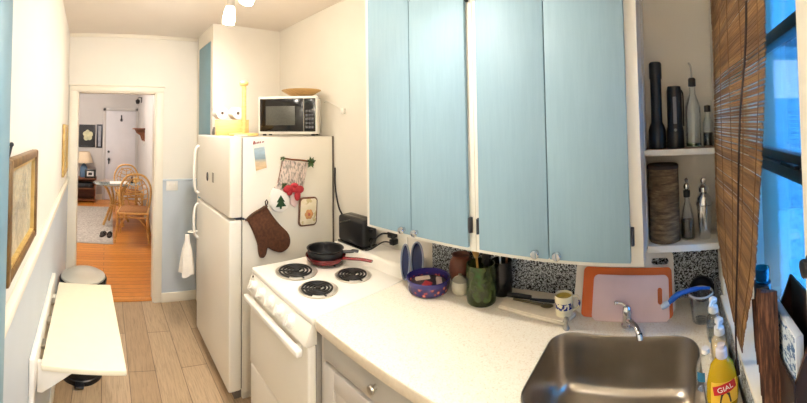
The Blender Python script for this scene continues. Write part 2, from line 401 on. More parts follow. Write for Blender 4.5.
ft = thing('folding_table', 'white laminate drop-leaf table hinged to the left wall', 'table', (-.22, 1.66, 0))
top = [(-.222, 1.31), (.090, 1.31), (.040, 2.015), (-.250, 2.02)]
MB(prism([(x, y, .782) for x, y in top], (0, 0, .020), .004)).build('tabletop', plain('table_laminate', rgb(238, 228, 200), .35, var=.02, scale=30), ft)
MB(lbox(1.28, 2.06, .70, .835, .011, .032, .004)).build('wall_rail', M['whitesat'], ft)
for y in (1.46, 1.64, 1.82): MB(lbox(y, y + .05, .768, .7815, .032, .10, .002)).build('hinge', M['nickel'], ft)
def brk(y): 
    x = lwx(y) + .032
    return prism([(x, y, .781), (x + .16, y, .781), (x + .14, y, .755), (x + .02, y, .665), (x, y, .665)], (0, .018, 0), .003)
MB(brk(1.36)).build('bracket', M['whitesat'], ft)
MB(brk(1.90)).build('bracket', M['whitesat'], ft)
MB(lbox(1.29, 1.335, .11, .70, .011, .03, .003)).build('support_post', M['whitesat'], ft)

bn = thing('step_bin', 'round black pedal bin with a domed steel lid by the doorway', 'bin', (-.142, 2.50, 0))
MB(lathe([(0, .0), (.150, 0), (.153, .01), (.153, .03), (.146, .035), (.150, .60), (0, .60)], 40)).build('body', M['black'], bn, local=True)
rim = MB(lathe([(.152, .595), (.164, .60), (.166, .635), (.158, .645), (.150, .63), (.15, .6)], 40)).build('rim', M['blackgloss'], bn, local=True)
MB(lathe([(.155, .640), (.152, .655), (.12, .674), (.06, .684), (0, .686)], 40)).build('lid', plain('bin_steel', rgb(222, 218, 206), .38, .75, var=.08, scale=6), bn, local=True)
MB(box((-.03, -.19, .012), (.03, -.14, .024), .004)).build('pedal', M['steeldk'], bn, local=True)

# switch plate on the far wall
sp = thing('switch_plate', 'white wall plate low beside the doorway at the wainscot top', 'switch', (.655, fy(.655) - .010, 1.13))
MB(box((-.058, -.007, -.057), (.058, 0, .057), .003)).build('plate', M['whitesat'], sp, local=True)
for sx in (-.026, .026): MB(box((sx - .006, -.014, -.013), (sx + .006, -.006, .013), .002)).build('toggle', M['white'], sp, local=True)

# ------------------------------------------------------------------ fridge and what is on it
FX0, FXB, FY0, FY1, FH = .755, .83, 2.078, 2.86, 1.633
fr = thing('refrigerator', 'tall white two-door refrigerator standing beside the stove', 'refrigerator', (1.15, 2.47, 0))
MB(box((.845, FY0 + .005, .05), (1.540, FY1 - .005, FH - .004), .008), box((.86, FY0 + .03, .0), (1.50, FY1 - .03, .06))).build('body', M['white'], fr)
fd = MB(box((FX0, FY0, 1.125), (.838, FY1, FH), .012, 3)).build('freezer_door', M['white'], fr)
ld = MB(box((FX0, FY0, .075), (.838, FY1, 1.110), .012, 3)).build('fridge_door', M['white'], fr)
MB(box((.838, FY0 + .012, .08), (.846, FY1 - .012, FH - .01))).build('gasket', plain('gasket_grey', rgb(140, 134, 124), .7), fr)
MB(box((.80, FY0 + .008, 1.111), (.90, FY0 + .05, 1.124), .002), cyl((.82, FY0 + .028, 1.105), (.82, FY0 + .028, 1.13), .008)).build('hinge', M['steeldk'], fr)
MB(box((.80, FY0 + .01, FH), (.88, FY0 + .05, FH + .010), .003)).build('hinge_cover', M['white'], fr)
MB(box((.80, FY0 + .02, .02), (.845, FY1 - .02, .068), .003)).build('kick_grille', plain('grille_grey', rgb(96, 90, 82), .6), fr)
def handle(z0, z1, flip):
    y = FY1 - .05; x = FX0
    pts = spline([(x + .004, y, z0), (x - .030, y, z0 + .03 * (1 if z1 > z0 else -1)), (x - .042, y, (z0 + z1) / 2), (x - .030, y, z1 - .03 * (1 if z1 > z0 else -1)), (x + .004, y, z1)], 6)
    return tube(pts, [.011] * len(pts), 10)
MB(handle(1.16, 1.54, 0)).build('handle', M['whitesat'], fd)
MB(handle(1.08, .80, 0)).build('handle', M['whitesat'], ld)
MB(box((1.540, FY0 + .012, .06), (1.556, FY1 - .03, 1.628))).build('back_gap_shade', plain('gap_shade_grey', rgb(104, 94, 84), .6), fr)  # dark strip standing in for the shaded gap behind the fridge
# magnets on the freezer door
mg = thing('oval_magnet', 'dark oval magnet on the freezer door front', 'magnet', (FX0 - .0005, 2.56, 1.325))
MB(xf(lathe([(0, 0), (.034, 0), (.034, .003), (.028, .007), (0, .007)], 24), Matrix.Diagonal((1, .55, 1, 1)) @ Matrix.Identity(4))).build('disc', M['steeldk'], mg, local=True).matrix_basis = Matrix.Rotation(-PI / 2, 4, 'Y') 
MB(xf(lathe([(0, .0072), (.020, .0072), (.018, .009), (0, .010)], 24), Matrix.Diagonal((1, .5, 1, 1)))).build('picture_face', plain('magnet_face', rgb(120, 104, 86), .4, var=.4, scale=60), mg, local=True).matrix_basis = Matrix.Rotation(-PI / 2, 4, 'Y')
mg2 = MB(box((FX0 - .006, 2.405, 1.30), (FX0 - .0005, 2.435, 1.37), .002)).build('bar_magnet', plain('magnet_grey', rgb(150, 142, 128), .4))
tag(mg2, 'small grey upright magnet right of the oval one on the freezer door', 'magnet')
# white cloth on the lower handle
ct = thing('hand_towel', 'small white cloth hanging from the lower refrigerator handle', 'towel', (.672, 2.81, .83)); ct.scale = (1.15, 1.15, 1.2)
loops = []
for k, (z, w, d) in enumerate([(.0, .014, .014), (-.05, .018, .018), (-.09, .034, .030), (-.15, .046, .040), (-.22, .052, .048), (-.255, .055, .050)]):
    L = []
    for j in range(28):
        a = 2 * PI * j / 28; rr = 1 + .22 * math.sin(5 * a + k * .3) * (.4 + k * .12)
        L.append((d * math.sin(a) * rr - .010, w * math.cos(a) * (1 + .05 * math.sin(3 * a)), z + .012 * math.sin(3 * a) * (k > 3)))
    loops.append(L)
MB(loft(loops)).build('cloth', plain('towel_white', rgb(238, 232, 222), .9, var=.05, scale=30, bump=.2), ct, local=True)
MB(tube([(.030 + .034 * math.cos(a), .017 * math.sin(a), .018) for a in [2 * PI * k / 16 for k in range(16)]], .004, 6, True)).build('hanging_loop', M['whitesat'], ct, local=True)

SY = FY0 + .004   # side face of the fridge body
def flat(px, th, b=.003, y=None):   # an outline on the fridge side, given (x, z), bulging towards the room
    y = SY if y is None else y
    return prism([(x, y, z) for x, z in px], (0, -th, 0), b)
fl = thing('flyer', 'small printed leaflet on the refrigerator side near its top', 'leaflet', (.96, SY, 1.40))
q = [(.905, 1.602), (.995, 1.618), (1.022, 1.420), (.930, 1.395)]
MB(flat(q, .0015, 0)).build('sheet', plain('paper_white', rgb(244, 240, 230), .7, var=.03), fl)
def leaflet():
    t = NT('leaflet_photo'); f = t.noise(t.coords('World', (6, 1, 22)), 3, 4, .7)
    g = t.coords('World'); sx = t.add('ShaderNodeSeparateXYZ'); t.link(g, sx.inputs[0])
    mr = t.add('ShaderNodeMapRange'); t.link(sx.outputs[2], mr.inputs[0]); mr.inputs[1].default_value = 1.41; mr.inputs[2].default_value = 1.57
    c = t.ramp(mr.outputs[0], [(0, rgb(232, 196, 142)), (.35, rgb(240, 216, 180)), (.5, rgb(150, 172, 184)), (.75, rgb(186, 210, 222)), (1, rgb(206, 224, 230))])
    t.base(t.mix(.4, c, t.ramp(f, [(.35, (.5, .5, .5, 1)), (.65, (1, 1, 1, 1))]), 'MULTIPLY')); t.set(Roughness=.5); return t.m
MB(flat([(.918, 1.555), (.992, 1.567), (1.010, 1.430), (.934, 1.412)], .0006, 0, SY - .0016)).build('photo', leaflet(), fl)
lp = MB()
for k, (x, w, h) in enumerate([(.913, .014, .022), (.928, .008, .013), (.938, .009, .012), (.949, .008, .013), (.959, .010, .012), (.975, .008, .010), (.985, .006, .010)]):
    z = 1.580 + .16 * (x - .91); lp.add(flat([(x, z), (x + w * .8, z + .002), (x + w, z + h), (x + w * .2, z + h)], .0006, 0, SY - .0016))
lp.build('heading', plain('leaflet_ink', rgb(150, 44, 40), .6), fl)

# christmas mitt on a twig
tw = thing('christmas_stocking', 'pale christmas stocking with red bow and tree hanging on a twig on the refrigerator side', 'christmas stocking', (1.2, SY, 1.2))
MB(tube(spline([(1.105, SY - .020, 1.492), (1.18, SY - .022, 1.478), (1.27, SY - .022, 1.468), (1.365, SY - .020, 1.447)], 5), .006, 8)).build('twig', M['brownwood'], tw)
def sprig(cx, cz, n, s):
    mb = MB()
    for k in range(n):
        a = random.uniform(0, 2 * PI); L = s * random.uniform(.5, 1); d = Vector((math.cos(a), -.35, math.sin(a))); p = Vector((cx, SY - .024, cz)); nn = Vector((-math.sin(a), 0, math.cos(a))) * L * .22
        mb.add(([p, p + d * L * .5 + nn, p + d * L, p + d * L * .5 - nn, p + d * L * .5 + Vector((0, -.005, 0))], [[0, 1, 4], [1, 2, 4], [2, 3, 4], [3, 0, 4], [0, 3, 2, 1]]))
    return mb
gm = plain('leaf_green', rgb(56, 84, 36), .6, var=.3, scale=40)
sprig(1.335, 1.452, 22, .050).build('leaf_sprig', gm, tw); sprig(1.115, 1.485, 9, .026).build('leaf_sprig', gm, tw)
st = NT('stocking_cloth'); f = st.noise(st.coords('World', (30, 1, 9)), 4, 4, .6); st.base(st.ramp(f, [(.42, rgb(150, 140, 128)), (.52, rgb(228, 208, 196)), (.7, rgb(238, 220, 206))])); st.set(Roughness=.9)
body = [(1.118, 1.475), (1.20, 1.465), (1.318, 1.448), (1.300, 1.36), (1.285, 1.30), (1.262, 1.235), (1.18, 1.22), (1.075, 1.255), (1.060, 1.30), (1.095, 1.36)]
MB(flat(body, .018, .006)).build('stocking', st.m, tw)
toe = [(1.050, 1.300), (1.095, 1.285), (1.155, 1.255), (1.172, 1.215), (1.155, 1.160), (1.110, 1.135), (1.055, 1.150), (1.025, 1.195), (1.028, 1.250)]
to = MB(flat(toe, .026, .009)).build('toe', plain('stocking_white', rgb(244, 240, 232), .9, bump=.2), tw)
MB(prism([(1.100, SY - .0265, 1.250), (1.130, SY - .0265, 1.205), (1.118, SY - .0265, 1.205), (1.140, SY - .0265, 1.175), (1.108, SY - .0265, 1.175), (1.106, SY - .0265, 1.160), (1.094, SY - .0265, 1.160), (1.092, SY - .0265, 1.175), (1.062, SY - .0265, 1.175), (1.083, SY - .0265, 1.205), (1.070, SY - .0265, 1.205)], (0, -.002, 0))).build('tree_motif', plain('felt_green', rgb(40, 74, 44), .9), to)
rb = plain('ribbon_red', rgb(176, 40, 50), .6, var=.2, scale=30)
bw = MB()
for (cx, cz, sx, sz) in ((1.155, 1.285, .040, .026), (1.235, 1.275, .042, .028), (1.195, 1.278, .018, .020), (1.165, 1.262, .022, .022), (1.225, 1.235, .024, .035), (1.20, 1.305, .03, .018)):
    bw.add(ball((cx, SY - .030, cz), 1, 12, (sx, .014, sz)))
bw.build('bow', rb, tw)
MB(flat([(1.180, 1.250), (1.235, 1.244), (1.240, 1.185), (1.215, 1.155), (1.180, 1.180)], .020, .006)).build('cuff', plain('cuff_pink', rgb(236, 206, 200), .9), tw)
sprig(1.125, 1.315, 10, .03).build('leaf_sprig', gm, tw)
MB(tube([(1.083, SY - .018, 1.33), (1.10, SY - .018, 1.40), (1.118, SY - .018, 1.47)], .003, 6)).build('hanging_string', M['brownwood'], tw)

ph = thing('potholder', 'small rounded cream potholder with an orange flower on the refrigerator side', 'potholder', (1.28, SY, 1.03))
Mx = Matrix.Translation((1.322, SY, 1.115)) @ Matrix.Rotation(R(3), 4, 'Y')
def rr3(w, h, r, y0): return [Mx @ Vector((x, y0, z)) for x, z in rrect(0, 0, w, h, r, 5)]
MB(prism(rr3(.150, .196, .03, 0), (0, -.012, 0), .004)).build('border', plain('potholder_brown', rgb(110, 74, 54), .9, bump=.2), ph)
po = NT('potholder_print'); n_ = po.noise(po.coords('World'), 26, 3); po.base(po.ramp(n_, [(.40, rgb(234, 222, 190)), (.55, rgb(240, 228, 204)), (.62, rgb(206, 190, 140))])); po.set(Roughness=.9)
pf = MB(prism([v + Vector((0, -.0121, 0)) for v in rr3(.128, .174, .022, 0)], (0, -.003, 0), .001)).build('face', po.m, ph)
fm = MB()
for k in range(6):
    a = k * PI / 3; fm.add(ball(Mx @ Vector((.004 + .020 * math.cos(a), -.0155, -.018 + .020 * math.sin(a))), 1, 8, (.016, .002, .016)))
fm.build('flower_motif', plain('flower_orange', rgb(206, 150, 96), .9, var=.2), pf)
MB(ball(Mx @ Vector((.004, -.0165, -.018)), 1, 8, (.012, .003, .012))).build('flower_centre', plain('flower_red', rgb(190, 100, 80), .9), pf)

om = thing('oven_mitt', 'brown quilted oven mitt hanging by the refrigerator door gap', 'oven mitt', (1.0, SY, .9))
mit = [(.862, 1.118), (.90, 1.148), (.965, 1.178), (.998, 1.185), (1.045, 1.120), (1.105, 1.050), (1.155, 1.000), (1.172, .950), (1.160, .905), (1.110, .880), (1.055, .895), (1.022, .915), (1.006, .925), (.998, .890), (.980, .868), (.955, .872), (.945, .905), (.940, .95), (.918, 1.010), (.895, 1.06)]
mit = [tuple(v) for v in spline([(x, 0, z) for x, z in mit + mit[:1]], 4)][:-1]
qm = NT('quilted_brown'); n1 = qm.noise(qm.coords('World'), 60, 3); qm.base(qm.ramp(n1, [(.3, rgb(70, 38, 20)), (.7, rgb(98, 58, 34))])); qm.set(Roughness=.85)
vo = qm.add('ShaderNodeTexBrick'); qm.link(qm.coords('World', (1, 1, 1), (R(90), 0, R(0))), vo.inputs['Vector']); vo.inputs['Scale'].default_value = 28; vo.inputs['Mortar Size'].default_value = .03; qm.bump(vo.outputs['Fac'], -.5, .006)
MB(prism([(x, SY, z) for x, _, z in mit], (0, -.034, 0), .012, 3)).build('mitt', qm.m, om)
MB(tube(spline([(.858, SY - .026, 1.112), (.90, SY - .036, 1.15), (.96, SY - .036, 1.178), (1.000, SY - .030, 1.188)], 5), .007, 8), tube(spline([(.858, SY - .010, 1.108), (.905, SY - .010, 1.128), (.96, SY - .010, 1.160), (1.000, SY - .012, 1.184)], 5), .006, 8)).build('cuff_binding', plain('binding_dark', rgb(84, 58, 40), .9), om)
MB(tube([(.998, SY - .016, 1.185), (.995, SY - .012, 1.215), (1.004, SY - .012, 1.225), (1.012, SY - .014, 1.212), (1.003, SY - .016, 1.186)], .004, 6)).build('hanging_loop', plain('loop_dark', rgb(60, 42, 32), .9), om)
hk = tag(MB(tube([(.846, FY0 - .004, 1.118), (.856, FY0 - .012, 1.118), (.868, FY0 - .014, 1.110)], .004, 6), ball((.846, FY0 - .003, 1.118), .008, 8)).build('hook', M['steeldk']), 'small dark hook in the refrigerator door gap holding the mitt', 'hook')

# microwave
mw = thing('microwave', 'white microwave with black door on top of the refrigerator', 'microwave', (1.232, 2.205, FH), R(-41))
W, D, H = .215, .240, .283
MB(box((-W, 0.012, .012), (W, D, H), .010, 3)).build('casing', M['whitesat'], mw, local=True)
for sx in (-.18, .18):
    for sy in (.05, .22): MB(cyl((sx, sy, 0), (sx, sy, .014), .014)).build('foot', M['black'], mw, local=True)
MB(box((-W, 0, .012), (W, .014, H), .008, 3)).build('front_frame', M['whitesat'], mw, local=True)
dr = MB(box((-W + .014, -.008, .030), (.118, .002, H - .018), .004)).build('door', M['blackgloss'], mw, local=True)
MB(box((-W + .06, -.0095, .075), (.058, -.0078, H - .072), .0005)).build('window', plain('door_mesh', rgb(72, 72, 66), .3, var=.2, scale=120), dr, local=True)
pn = MB(box((.122, -.008, .030), (W - .012, .002, H - .018), .004)).build('control_panel', M['blackgloss'], mw, local=True)
MB(box((.1175, -.0085, .03), (.1225, .001, H - .018))).build('door_seam', M['nickel'], mw, local=True)
gk = plain('key_grey', rgb(86, 86, 88), .5)
MB(box((.132, -.0095, H - .058), (W - .022, -.0078, H - .034), .0005)).build('display', plain('display_dark', rgb(20, 30, 28), .2), pn, local=True)
for r_ in range(5):
    for c_ in range(3):
        x = .134 + c_ * .0205; z = .052 + r_ * .028
        MB(box((x, -.0092, z), (x + .016, -.0078, z + .018), .0004)).build('key', gk, pn, local=True)
# cord / plastic flap behind the microwave
wd = tag(MB(lathe([(0, 0), (.050, 0), (.095, .018), (.140, .044), (.148, .050), (.144, .052), (.092, .024), (.05, .007), (0, .006)], 40, (1.375, 2.245, FH + .2835)), ).build('wooden_bowl', M['bowlwood']), 'shallow round wooden bowl on top of the microwave', 'bowl')
cd = thing('power_cord', 'pale cord with plug hanging behind the microwave on the wall', 'cord', (1.54, 2.12, 1.8))
MB(tube(spline([(1.548, 2.195, 1.885), (1.545, 2.16, 1.888), (1.547, 2.10, 1.870), (1.547, 2.02, 1.835), (1.548, 1.975, 1.808)], 8), .006, 8)).build('cable', M['whitesat'], cd)
MB(box((1.535, 1.945, 1.785), (1.559, 1.985, 1.825), .005)).build('plug', M['whitesat'], cd)

# wooden holder, pole and rolls
nb = thing('wooden_box', 'pine box with a cut-out rim holding rolls on the refrigerator', 'box', (.905, 2.47, FH + .0006), R(-14))
MB(box((-.115, -.06, 0), (.125, .07, .006), .002), box((-.115, -.06, .006), (-.105, .07, .115), .003), box((.115, -.06, .006), (.125, .07, .115), .003), box((-.105, .06, .006), (.115, .07, .115), .003)).build('carcass', M['pine'], nb, local=True)
MB(box((-.105, -.06, .006), (.115, -.05, .112), .003)).build('front_board', M['pine'], nb, local=True)
for (dx, lab) in ((-.080, 'white paper roll with dark core, left of the two on the pine box'), (.036, 'white paper roll with dark core, right of the two on the pine box')):
    rl = thing('paper_roll', lab, 'paper roll', Vector(nb.location) + Matrix.Rotation(R(-14), 3, 'Z') @ Vector((dx, .004, .1625)), R(-14 + 22), 'paper rolls on the pine box')
    ax = Matrix.Rotation(PI / 2, 4, 'X')
    MB(xf(lathe([(.012, -.036), (.043, -.036), (.0455, -.034), (.0455, .034), (.043, .036), (.012, .036), (.012, -.036)], 32), ax)).build('paper', plain('tissue_white', rgb(246, 242, 234), .95, var=.02, bump=.1), rl, local=True)
    MB(xf(lathe([(.0118, -.0365), (.0118, .0365), (.0100, .0365), (.0100, -.0365), (.0118, -.0365)], 20), ax), xf(lathe([(0, .02), (.0100, .02)], 20), ax)).build('core', plain('core_brown', rgb(104, 88, 74), .9), rl, local=True)
ptw = thing('paper_towel_holder', 'turned pine paper towel pole on a round base on the refrigerator', 'paper towel holder', (.925, 2.265, FH + .0004))
MB(lathe([(0, 0), (.098, 0), (.102, .004), (.102, .014), (.096, .019), (0, .019)], 40)).build('base', M['pine'], ptw, local=True)
MB(lathe([(.017, .018), (.0165, .1), (.0155, .335), (.0155, .345)], 24)).build('pole', M['pine'], ptw, local=True)
MB(lathe([(.014, .344), (.026, .348), (.031, .358), (.031, .366), (.024, .376), (0, .380)], 24)).build('finial', M['pine'], ptw, local=True)
kn = tag(MB(lathe([(0, 0), (.022, 0), (.026, .02), (.020, .045), (.014, .05), (.014, .062), (0, .066)], 16, (.86, 2.72, FH))).build('pepper_mill', plain('mill_grey', rgb(120, 116, 110), .4)), 'small grey shaker at the far left of the refrigerator top', 'shaker')

# ------------------------------------------------------------------ stove
SY0, SY1 = 1.238, 1.845
sv = thing('electric_stove', 'white electric coil stove between the refrigerator and the worktop', 'stove', (1.17, 1.54, 0))
MB(box((.83, SY0, .04), (1.53, SY1, .88), .004), box((.88, SY0 + .02, 0), (1.5, SY1 - .02, .045))).build('body', plain('stove_gap_shade_grey', rgb(150, 144, 136), .5), sv)  # body greyed to stand in for the shaded gap beside the worktop
ck = [(.803, SY0), (1.545, SY0), (1.545, SY1), (.803, SY1)]
MB(box((.803, SY0 - .002, .878), (1.545, SY1 + .002, .910), .009, 3)).build('cooktop', M['whitesat'], sv)
bg = MB(prism([(1.345, SY0, .909), (1.548, SY0, .909), (1.548, SY0, .966), (1.385, SY0, .966), (1.368, SY0, .958)], (0, SY1 - SY0, 0), .006)).build('backguard', M['whitesat'], sv)
cp = MB(prism([(.806, SY0 + .002, .879), (.772, SY0 + .002, .800), (.790, SY0 + .002, .790), (.84, SY0 + .002, .790), (.84, SY0 + .002, .879)], (0, SY1 - SY0 - .004, 0), .005)).build('control_panel', M['white'], sv)
nrm = Vector((-.079, 0, .034)).normalized()
rotk = nrm.to_track_quat('Z', 'Y').to_matrix().to_4x4()
for k in range(5):
    y = SY1 - .075 - k * .098; p = Vector((.789, y, .838))
    kb = MB(xf(lathe([(0, -.004), (.031, -.004), (.031, .002), (.024, .006), (.021, .026), (.018, .029), (0, .029)], 24), Matrix.Translation(p) @ rotk)).build('knob', M['whitesat'], cp)
    MB(xf(box((-.005, -.024, .026), (.005, .024, .038), .003), Matrix.Translation(p) @ rotk)).build('knob_grip', M['whitesat'], kb)
MB(xf(cyl((0, 0, -.002), (0, 0, .004), .006), Matrix.Translation((.801, SY1 - .028, .868)) @ rotk)).build('indicator_light', M['black'], cp)
od = MB(box((.792, SY0 + .006, .405), (.832, SY1 - .006, .786), .008, 3)).build('oven_door', M['white'], sv)
MB(box((.745, SY0 + .02, .752), (.776, SY1 - .02, .782), .008, 3), box((.77, SY0 + .05, .758), (.796, SY0 + .08, .778), .003), box((.77, SY1 - .08, .758), (.796, SY1 - .05, .778), .003)).build('door_handle', M['whitesat'], od)
MB(box((.796, SY0 + .006, .10), (.832, SY1 - .006, .398), .008, 3)).build('storage_drawer', M['white'], sv)
MB(box((.83, SY0 + .004, .787), (.838, SY1 - .004, .792))).build('vent_slot', M['black'], sv)
dripm = plain('drip_pan_steel', rgb(214, 208, 196), .38, .7, var=.05)
coil = plain('coil_black', rgb(30, 28, 27), .45, .3, var=.2, scale=40)
for (cx, cy, r) in ((.990, 1.672, .098), (.968, 1.432, .083), (1.205, 1.455, .083), (1.215, 1.700, .092)):
    bu = MB(lathe([(r * 1.14, .0), (r * 1.17, .004), (r * 1.10, .006), (r * 1.03, .003), (r * .9, -.001), (r * .3, -.002), (.0, -.002)], 40, (cx, cy, .910))).build('drip_pan', dripm, sv)
    mb = MB(); pts = []
    for k in range(150):
        t_ = k / 149; a = t_ * 2 * PI * 3.6; rr = r * (.24 + .72 * t_); pts.append((cx + rr * math.cos(a), cy + rr * math.sin(a), .9185))
    mb.add(tube(pts, .0052, 6)); mb.add(cyl((cx, cy, .909), (cx, cy, .922), r * .16))
    for k in range(3):
        a = k * 2 * PI / 3 + .4; mb.add(cyl((cx, cy, .913), (cx + r * 1.0 * math.cos(a), cy + r * 1.0 * math.sin(a), .913), .004, None, 6))
    mb.build('coil_burner', coil, bu)

def pan(name, label, c, z, prof, mat, ang, hl, hm, h0=.03, parts=True):
    t = thing(name, label, 'pan', (c[0], c[1], z), ang)
    MB(lathe(prof, 40)).build('pan_body', mat, t, local=True)
    r = max(p[0] for p in prof)
    pts = spline([(r - .006, 0, h0), (r + .05, 0, h0 + .006), (r + hl * .6, 0, h0 + .012), (r + hl, 0, h0 + .008)], 6)
    MB(xf(tube(pts, [.011] * len(pts), 10), Matrix.Translation((0, 0, h0)) @ Matrix.Diagonal((1, 1.25, .7, 1)) @ Matrix.Translation((0, 0, -h0)))).build('handle', hm, t, local=True)
    return t
pan('skillet', 'shallow red skillet under the black pan on the rear burner', (1.196, 1.690), .9248, [(0, 0), (.092, 0), (.108, .012), (.116, .036), (.113, .036), (.104, .012), (.088, .004), (0, .004)], M['red'], R(-64), .17, M['red'], .030)
pan('saucepan', 'black pan stacked inside the red skillet on the rear burner', (1.194, 1.691), .9299, [(0, 0), (.082, 0), (.092, .008), (.104, .040), (.100, .058), (.104, .066), (.108, .068), (.098, .066), (.094, .056), (.098, .040), (.086, .010), (0, .006)], M['iron'], R(-48), .085, M['black'], .050)

# toaster and its plug, outlet
ts = thing('toaster', 'black two-slot toaster on the stove backguard', 'toaster', (1.443, 1.70, .9665))
tb = MB(box((-.058, -.125, .010), (.058, .125, .170), .022, 4)).build('body', M['black'], ts, local=True)
MB(box((-.060, -.120, 0), (.060, .120, .014), .004)).build('base', M['blackgloss'], ts, local=True)
for sx in (-.022, .022): MB(box((sx - .010, -.098, .168), (sx + .010, .098, .1712), .0005)).build('slot', plain('slot_steel', rgb(90, 88, 84), .3, .9), tb, local=True)
MB(box((-.014, -.138, .10), (.014, -.123, .115), .003)).build('lever', M['black'], ts, local=True)
MB(xf(cyl((0, 0, 0), (0, 0, .012), .013), Matrix.Translation((.0, -.124, .05)) @ Matrix.Rotation(PI / 2, 4, 'X'))).build('dial', M['blackgloss'], ts, local=True)
MB(xf(box((-.075, -.001, -.003), (.075, .001, .003)), Matrix.Translation((-.0582, 0, .155)))).build('trim_strip', M['nickel'], tb, local=True)
ot = thing('wall_outlet', 'white double outlet with black plugs under the cabinet corner', 'outlet', (WX - .0005, 1.44, 1.045))
op = MB(box((-.008, -.058, -.058), (0, .058, .058), .003)).build('plate', M['whitesat'], ot, local=True)
MB(box((-.0095, -.045, -.034), (-.0078, -.012, -.006), .001), box((-.0095, -.045, .006), (-.0078, -.012, .034), .001)).build('socket', M['white'], op, local=True)
tc = thing('appliance_cord', 'black cord looping from the outlet plug down behind the stove', 'cord', (1.53, 1.49, 1.03))
MB(box((1.500, 1.455, 1.035), (1.551, 1.495, 1.085), .006), box((1.505, 1.45, .995), (1.551, 1.485, 1.028), .006)).build('plug', M['black'], tc)
MB(tube(spline([(1.505, 1.475, 1.06), (1.46, 1.50, 1.065), (1.42, 1.535, 1.02), (1.425, 1.552, .985), (1.44, 1.562, .974)], 7), .005, 8), tube(spline([(1.505, 1.468, 1.012), (1.46, 1.49, 1.02), (1.41, 1.53, .985), (1.385, 1.56, .974)], 7), .004, 8)).build('cable', M['black'], tc)
fc = tag(MB(tube(spline([(1.552, 2.070, 1.40), (1.552, 2.066, 1.25), (1.548, 2.02, 1.12), (1.530, 1.93, 1.05), (1.50, 1.90, .95), (1.49, 1.885, .80), (1.49, 1.88, .5)], 8), .006, 8)).build('extension_cord', M['black']), 'black cord running down the wall between refrigerator and toaster', 'cord')

# ------------------------------------------------------------------ worktop, sink, lower cabinets
SXC, SYC, SW, SH = 1.085, .168, .400, .520      # sink centre and size
def counter_mesh():
    bm = bmesh.new()
    outer = [(.807, -.186), (WX - .009, -.186), (WX - .009, 1.228), (.83, 1.228), (.812, 1.222), (.807, 1.205)]
    hole = rrect(SXC, SYC, SW, SH, .085, 8)
    es = []
    for P in (outer, hole):
        vs = [bm.verts.new((x, y, CZ)) for x, y in P]
        es += [bm.edges.new((vs[i], vs[(i + 1) % len(vs)])) for i in range(len(vs))]
    bmesh.ops.triangle_fill(bm, edges=es, use_beauty=True)
    bmesh.ops.recalc_face_normals(bm, faces=bm.faces[:])
    ex = bmesh.ops.extrude_face_region(bm, geom=bm.faces[:])
    for g in ex['geom']:
        if isinstance(g, bmesh.types.BMVert): g.co.z -= .036
    return from_bm(bm)
wt = MB(counter_mesh()).build('worktop', M['counter'], None, angle=25)
tag(wt, 'long cream speckled worktop with the sink cut into it', 'worktop')
MB(box((.8045, -.186, CZ - .037), (.8075, 1.204, CZ - .002), .001)).build('edge_strip', M['counteredge'], wt)
sk = thing('sink', 'rectangular stainless steel sink set in the cream worktop', 'sink', (SXC, SYC, .72))
def sl(w, h, r, z, n=8): return [(x, y, z) for x, y in rrect(SXC, SYC, w, h, r, n)]
MB(loft([sl(SW - .002, SH - .002, .084, CZ + .0015), sl(SW - .010, SH - .010, .080, CZ + .002), sl(SW - .014, SH - .014, .078, CZ - .004), sl(SW - .024, SH - .024, .074, CZ - .05), sl(SW - .040, SH - .040, .07, .775), sl(SW - .050, SH - .050, .066, .750), sl(SW - .075, SH - .075, .058, .731), sl(SW - .11, SH - .11, .045, .724), sl(SW - .2, SH - .25, .03, .722), sl(.088, .088, .0439, .720)], False, False)).build('bowl', M['sink'], sk)
MB(lathe([(.046, .7205), (.042, .722), (.036, .716), (.03, .712), (0, .712)], 28, (SXC, SYC, 0))).build('drain', M['chrome'], sk)
st_ = MB()
for k in range(8): st_.add(cyl((SXC + .02 * math.cos(k * PI / 4), SYC + .02 * math.sin(k * PI / 4), .7115), (SXC + .02 * math.cos(k * PI / 4), SYC + .02 * math.sin(k * PI / 4), .7126), .004, None, 8))
st_.build('strainer', M['black'], sk)
fa = thing('faucet', 'small chrome kitchen faucet behind the sink', 'faucet', (1.350, .165, CZ + .0005)); fa.scale = (.86, .86, .86)
MB(lathe([(0, 0), (.027, 0), (.027, .006), (.020, .012), (.019, .050), (.021, .056), (.018, .078), (.012, .086), (0, .088)], 28)).build('body', M['chrome'], fa, local=True)
pts = spline([(-.010, -.004, .030), (-.040, -.022, .040), (-.075, -.045, .036), (-.098, -.060, .018)], 7)
MB(tube(pts, [.0125] * (len(pts) - 4) + [.0125, .013, .0135, .0135], 14), cyl((-.098, -.060, .020), (-.106, -.064, .002), .0145)).build('spout', M['chrome'], fa, local=True)
pts = spline([(0, 0, .080), (.004, .022, .094), (.0, .045, .098)], 6)
MB(tube(pts, .006, 10), ball((0, .047, .098), .009, 12)).build('lever', M['chrome'], fa, local=True)

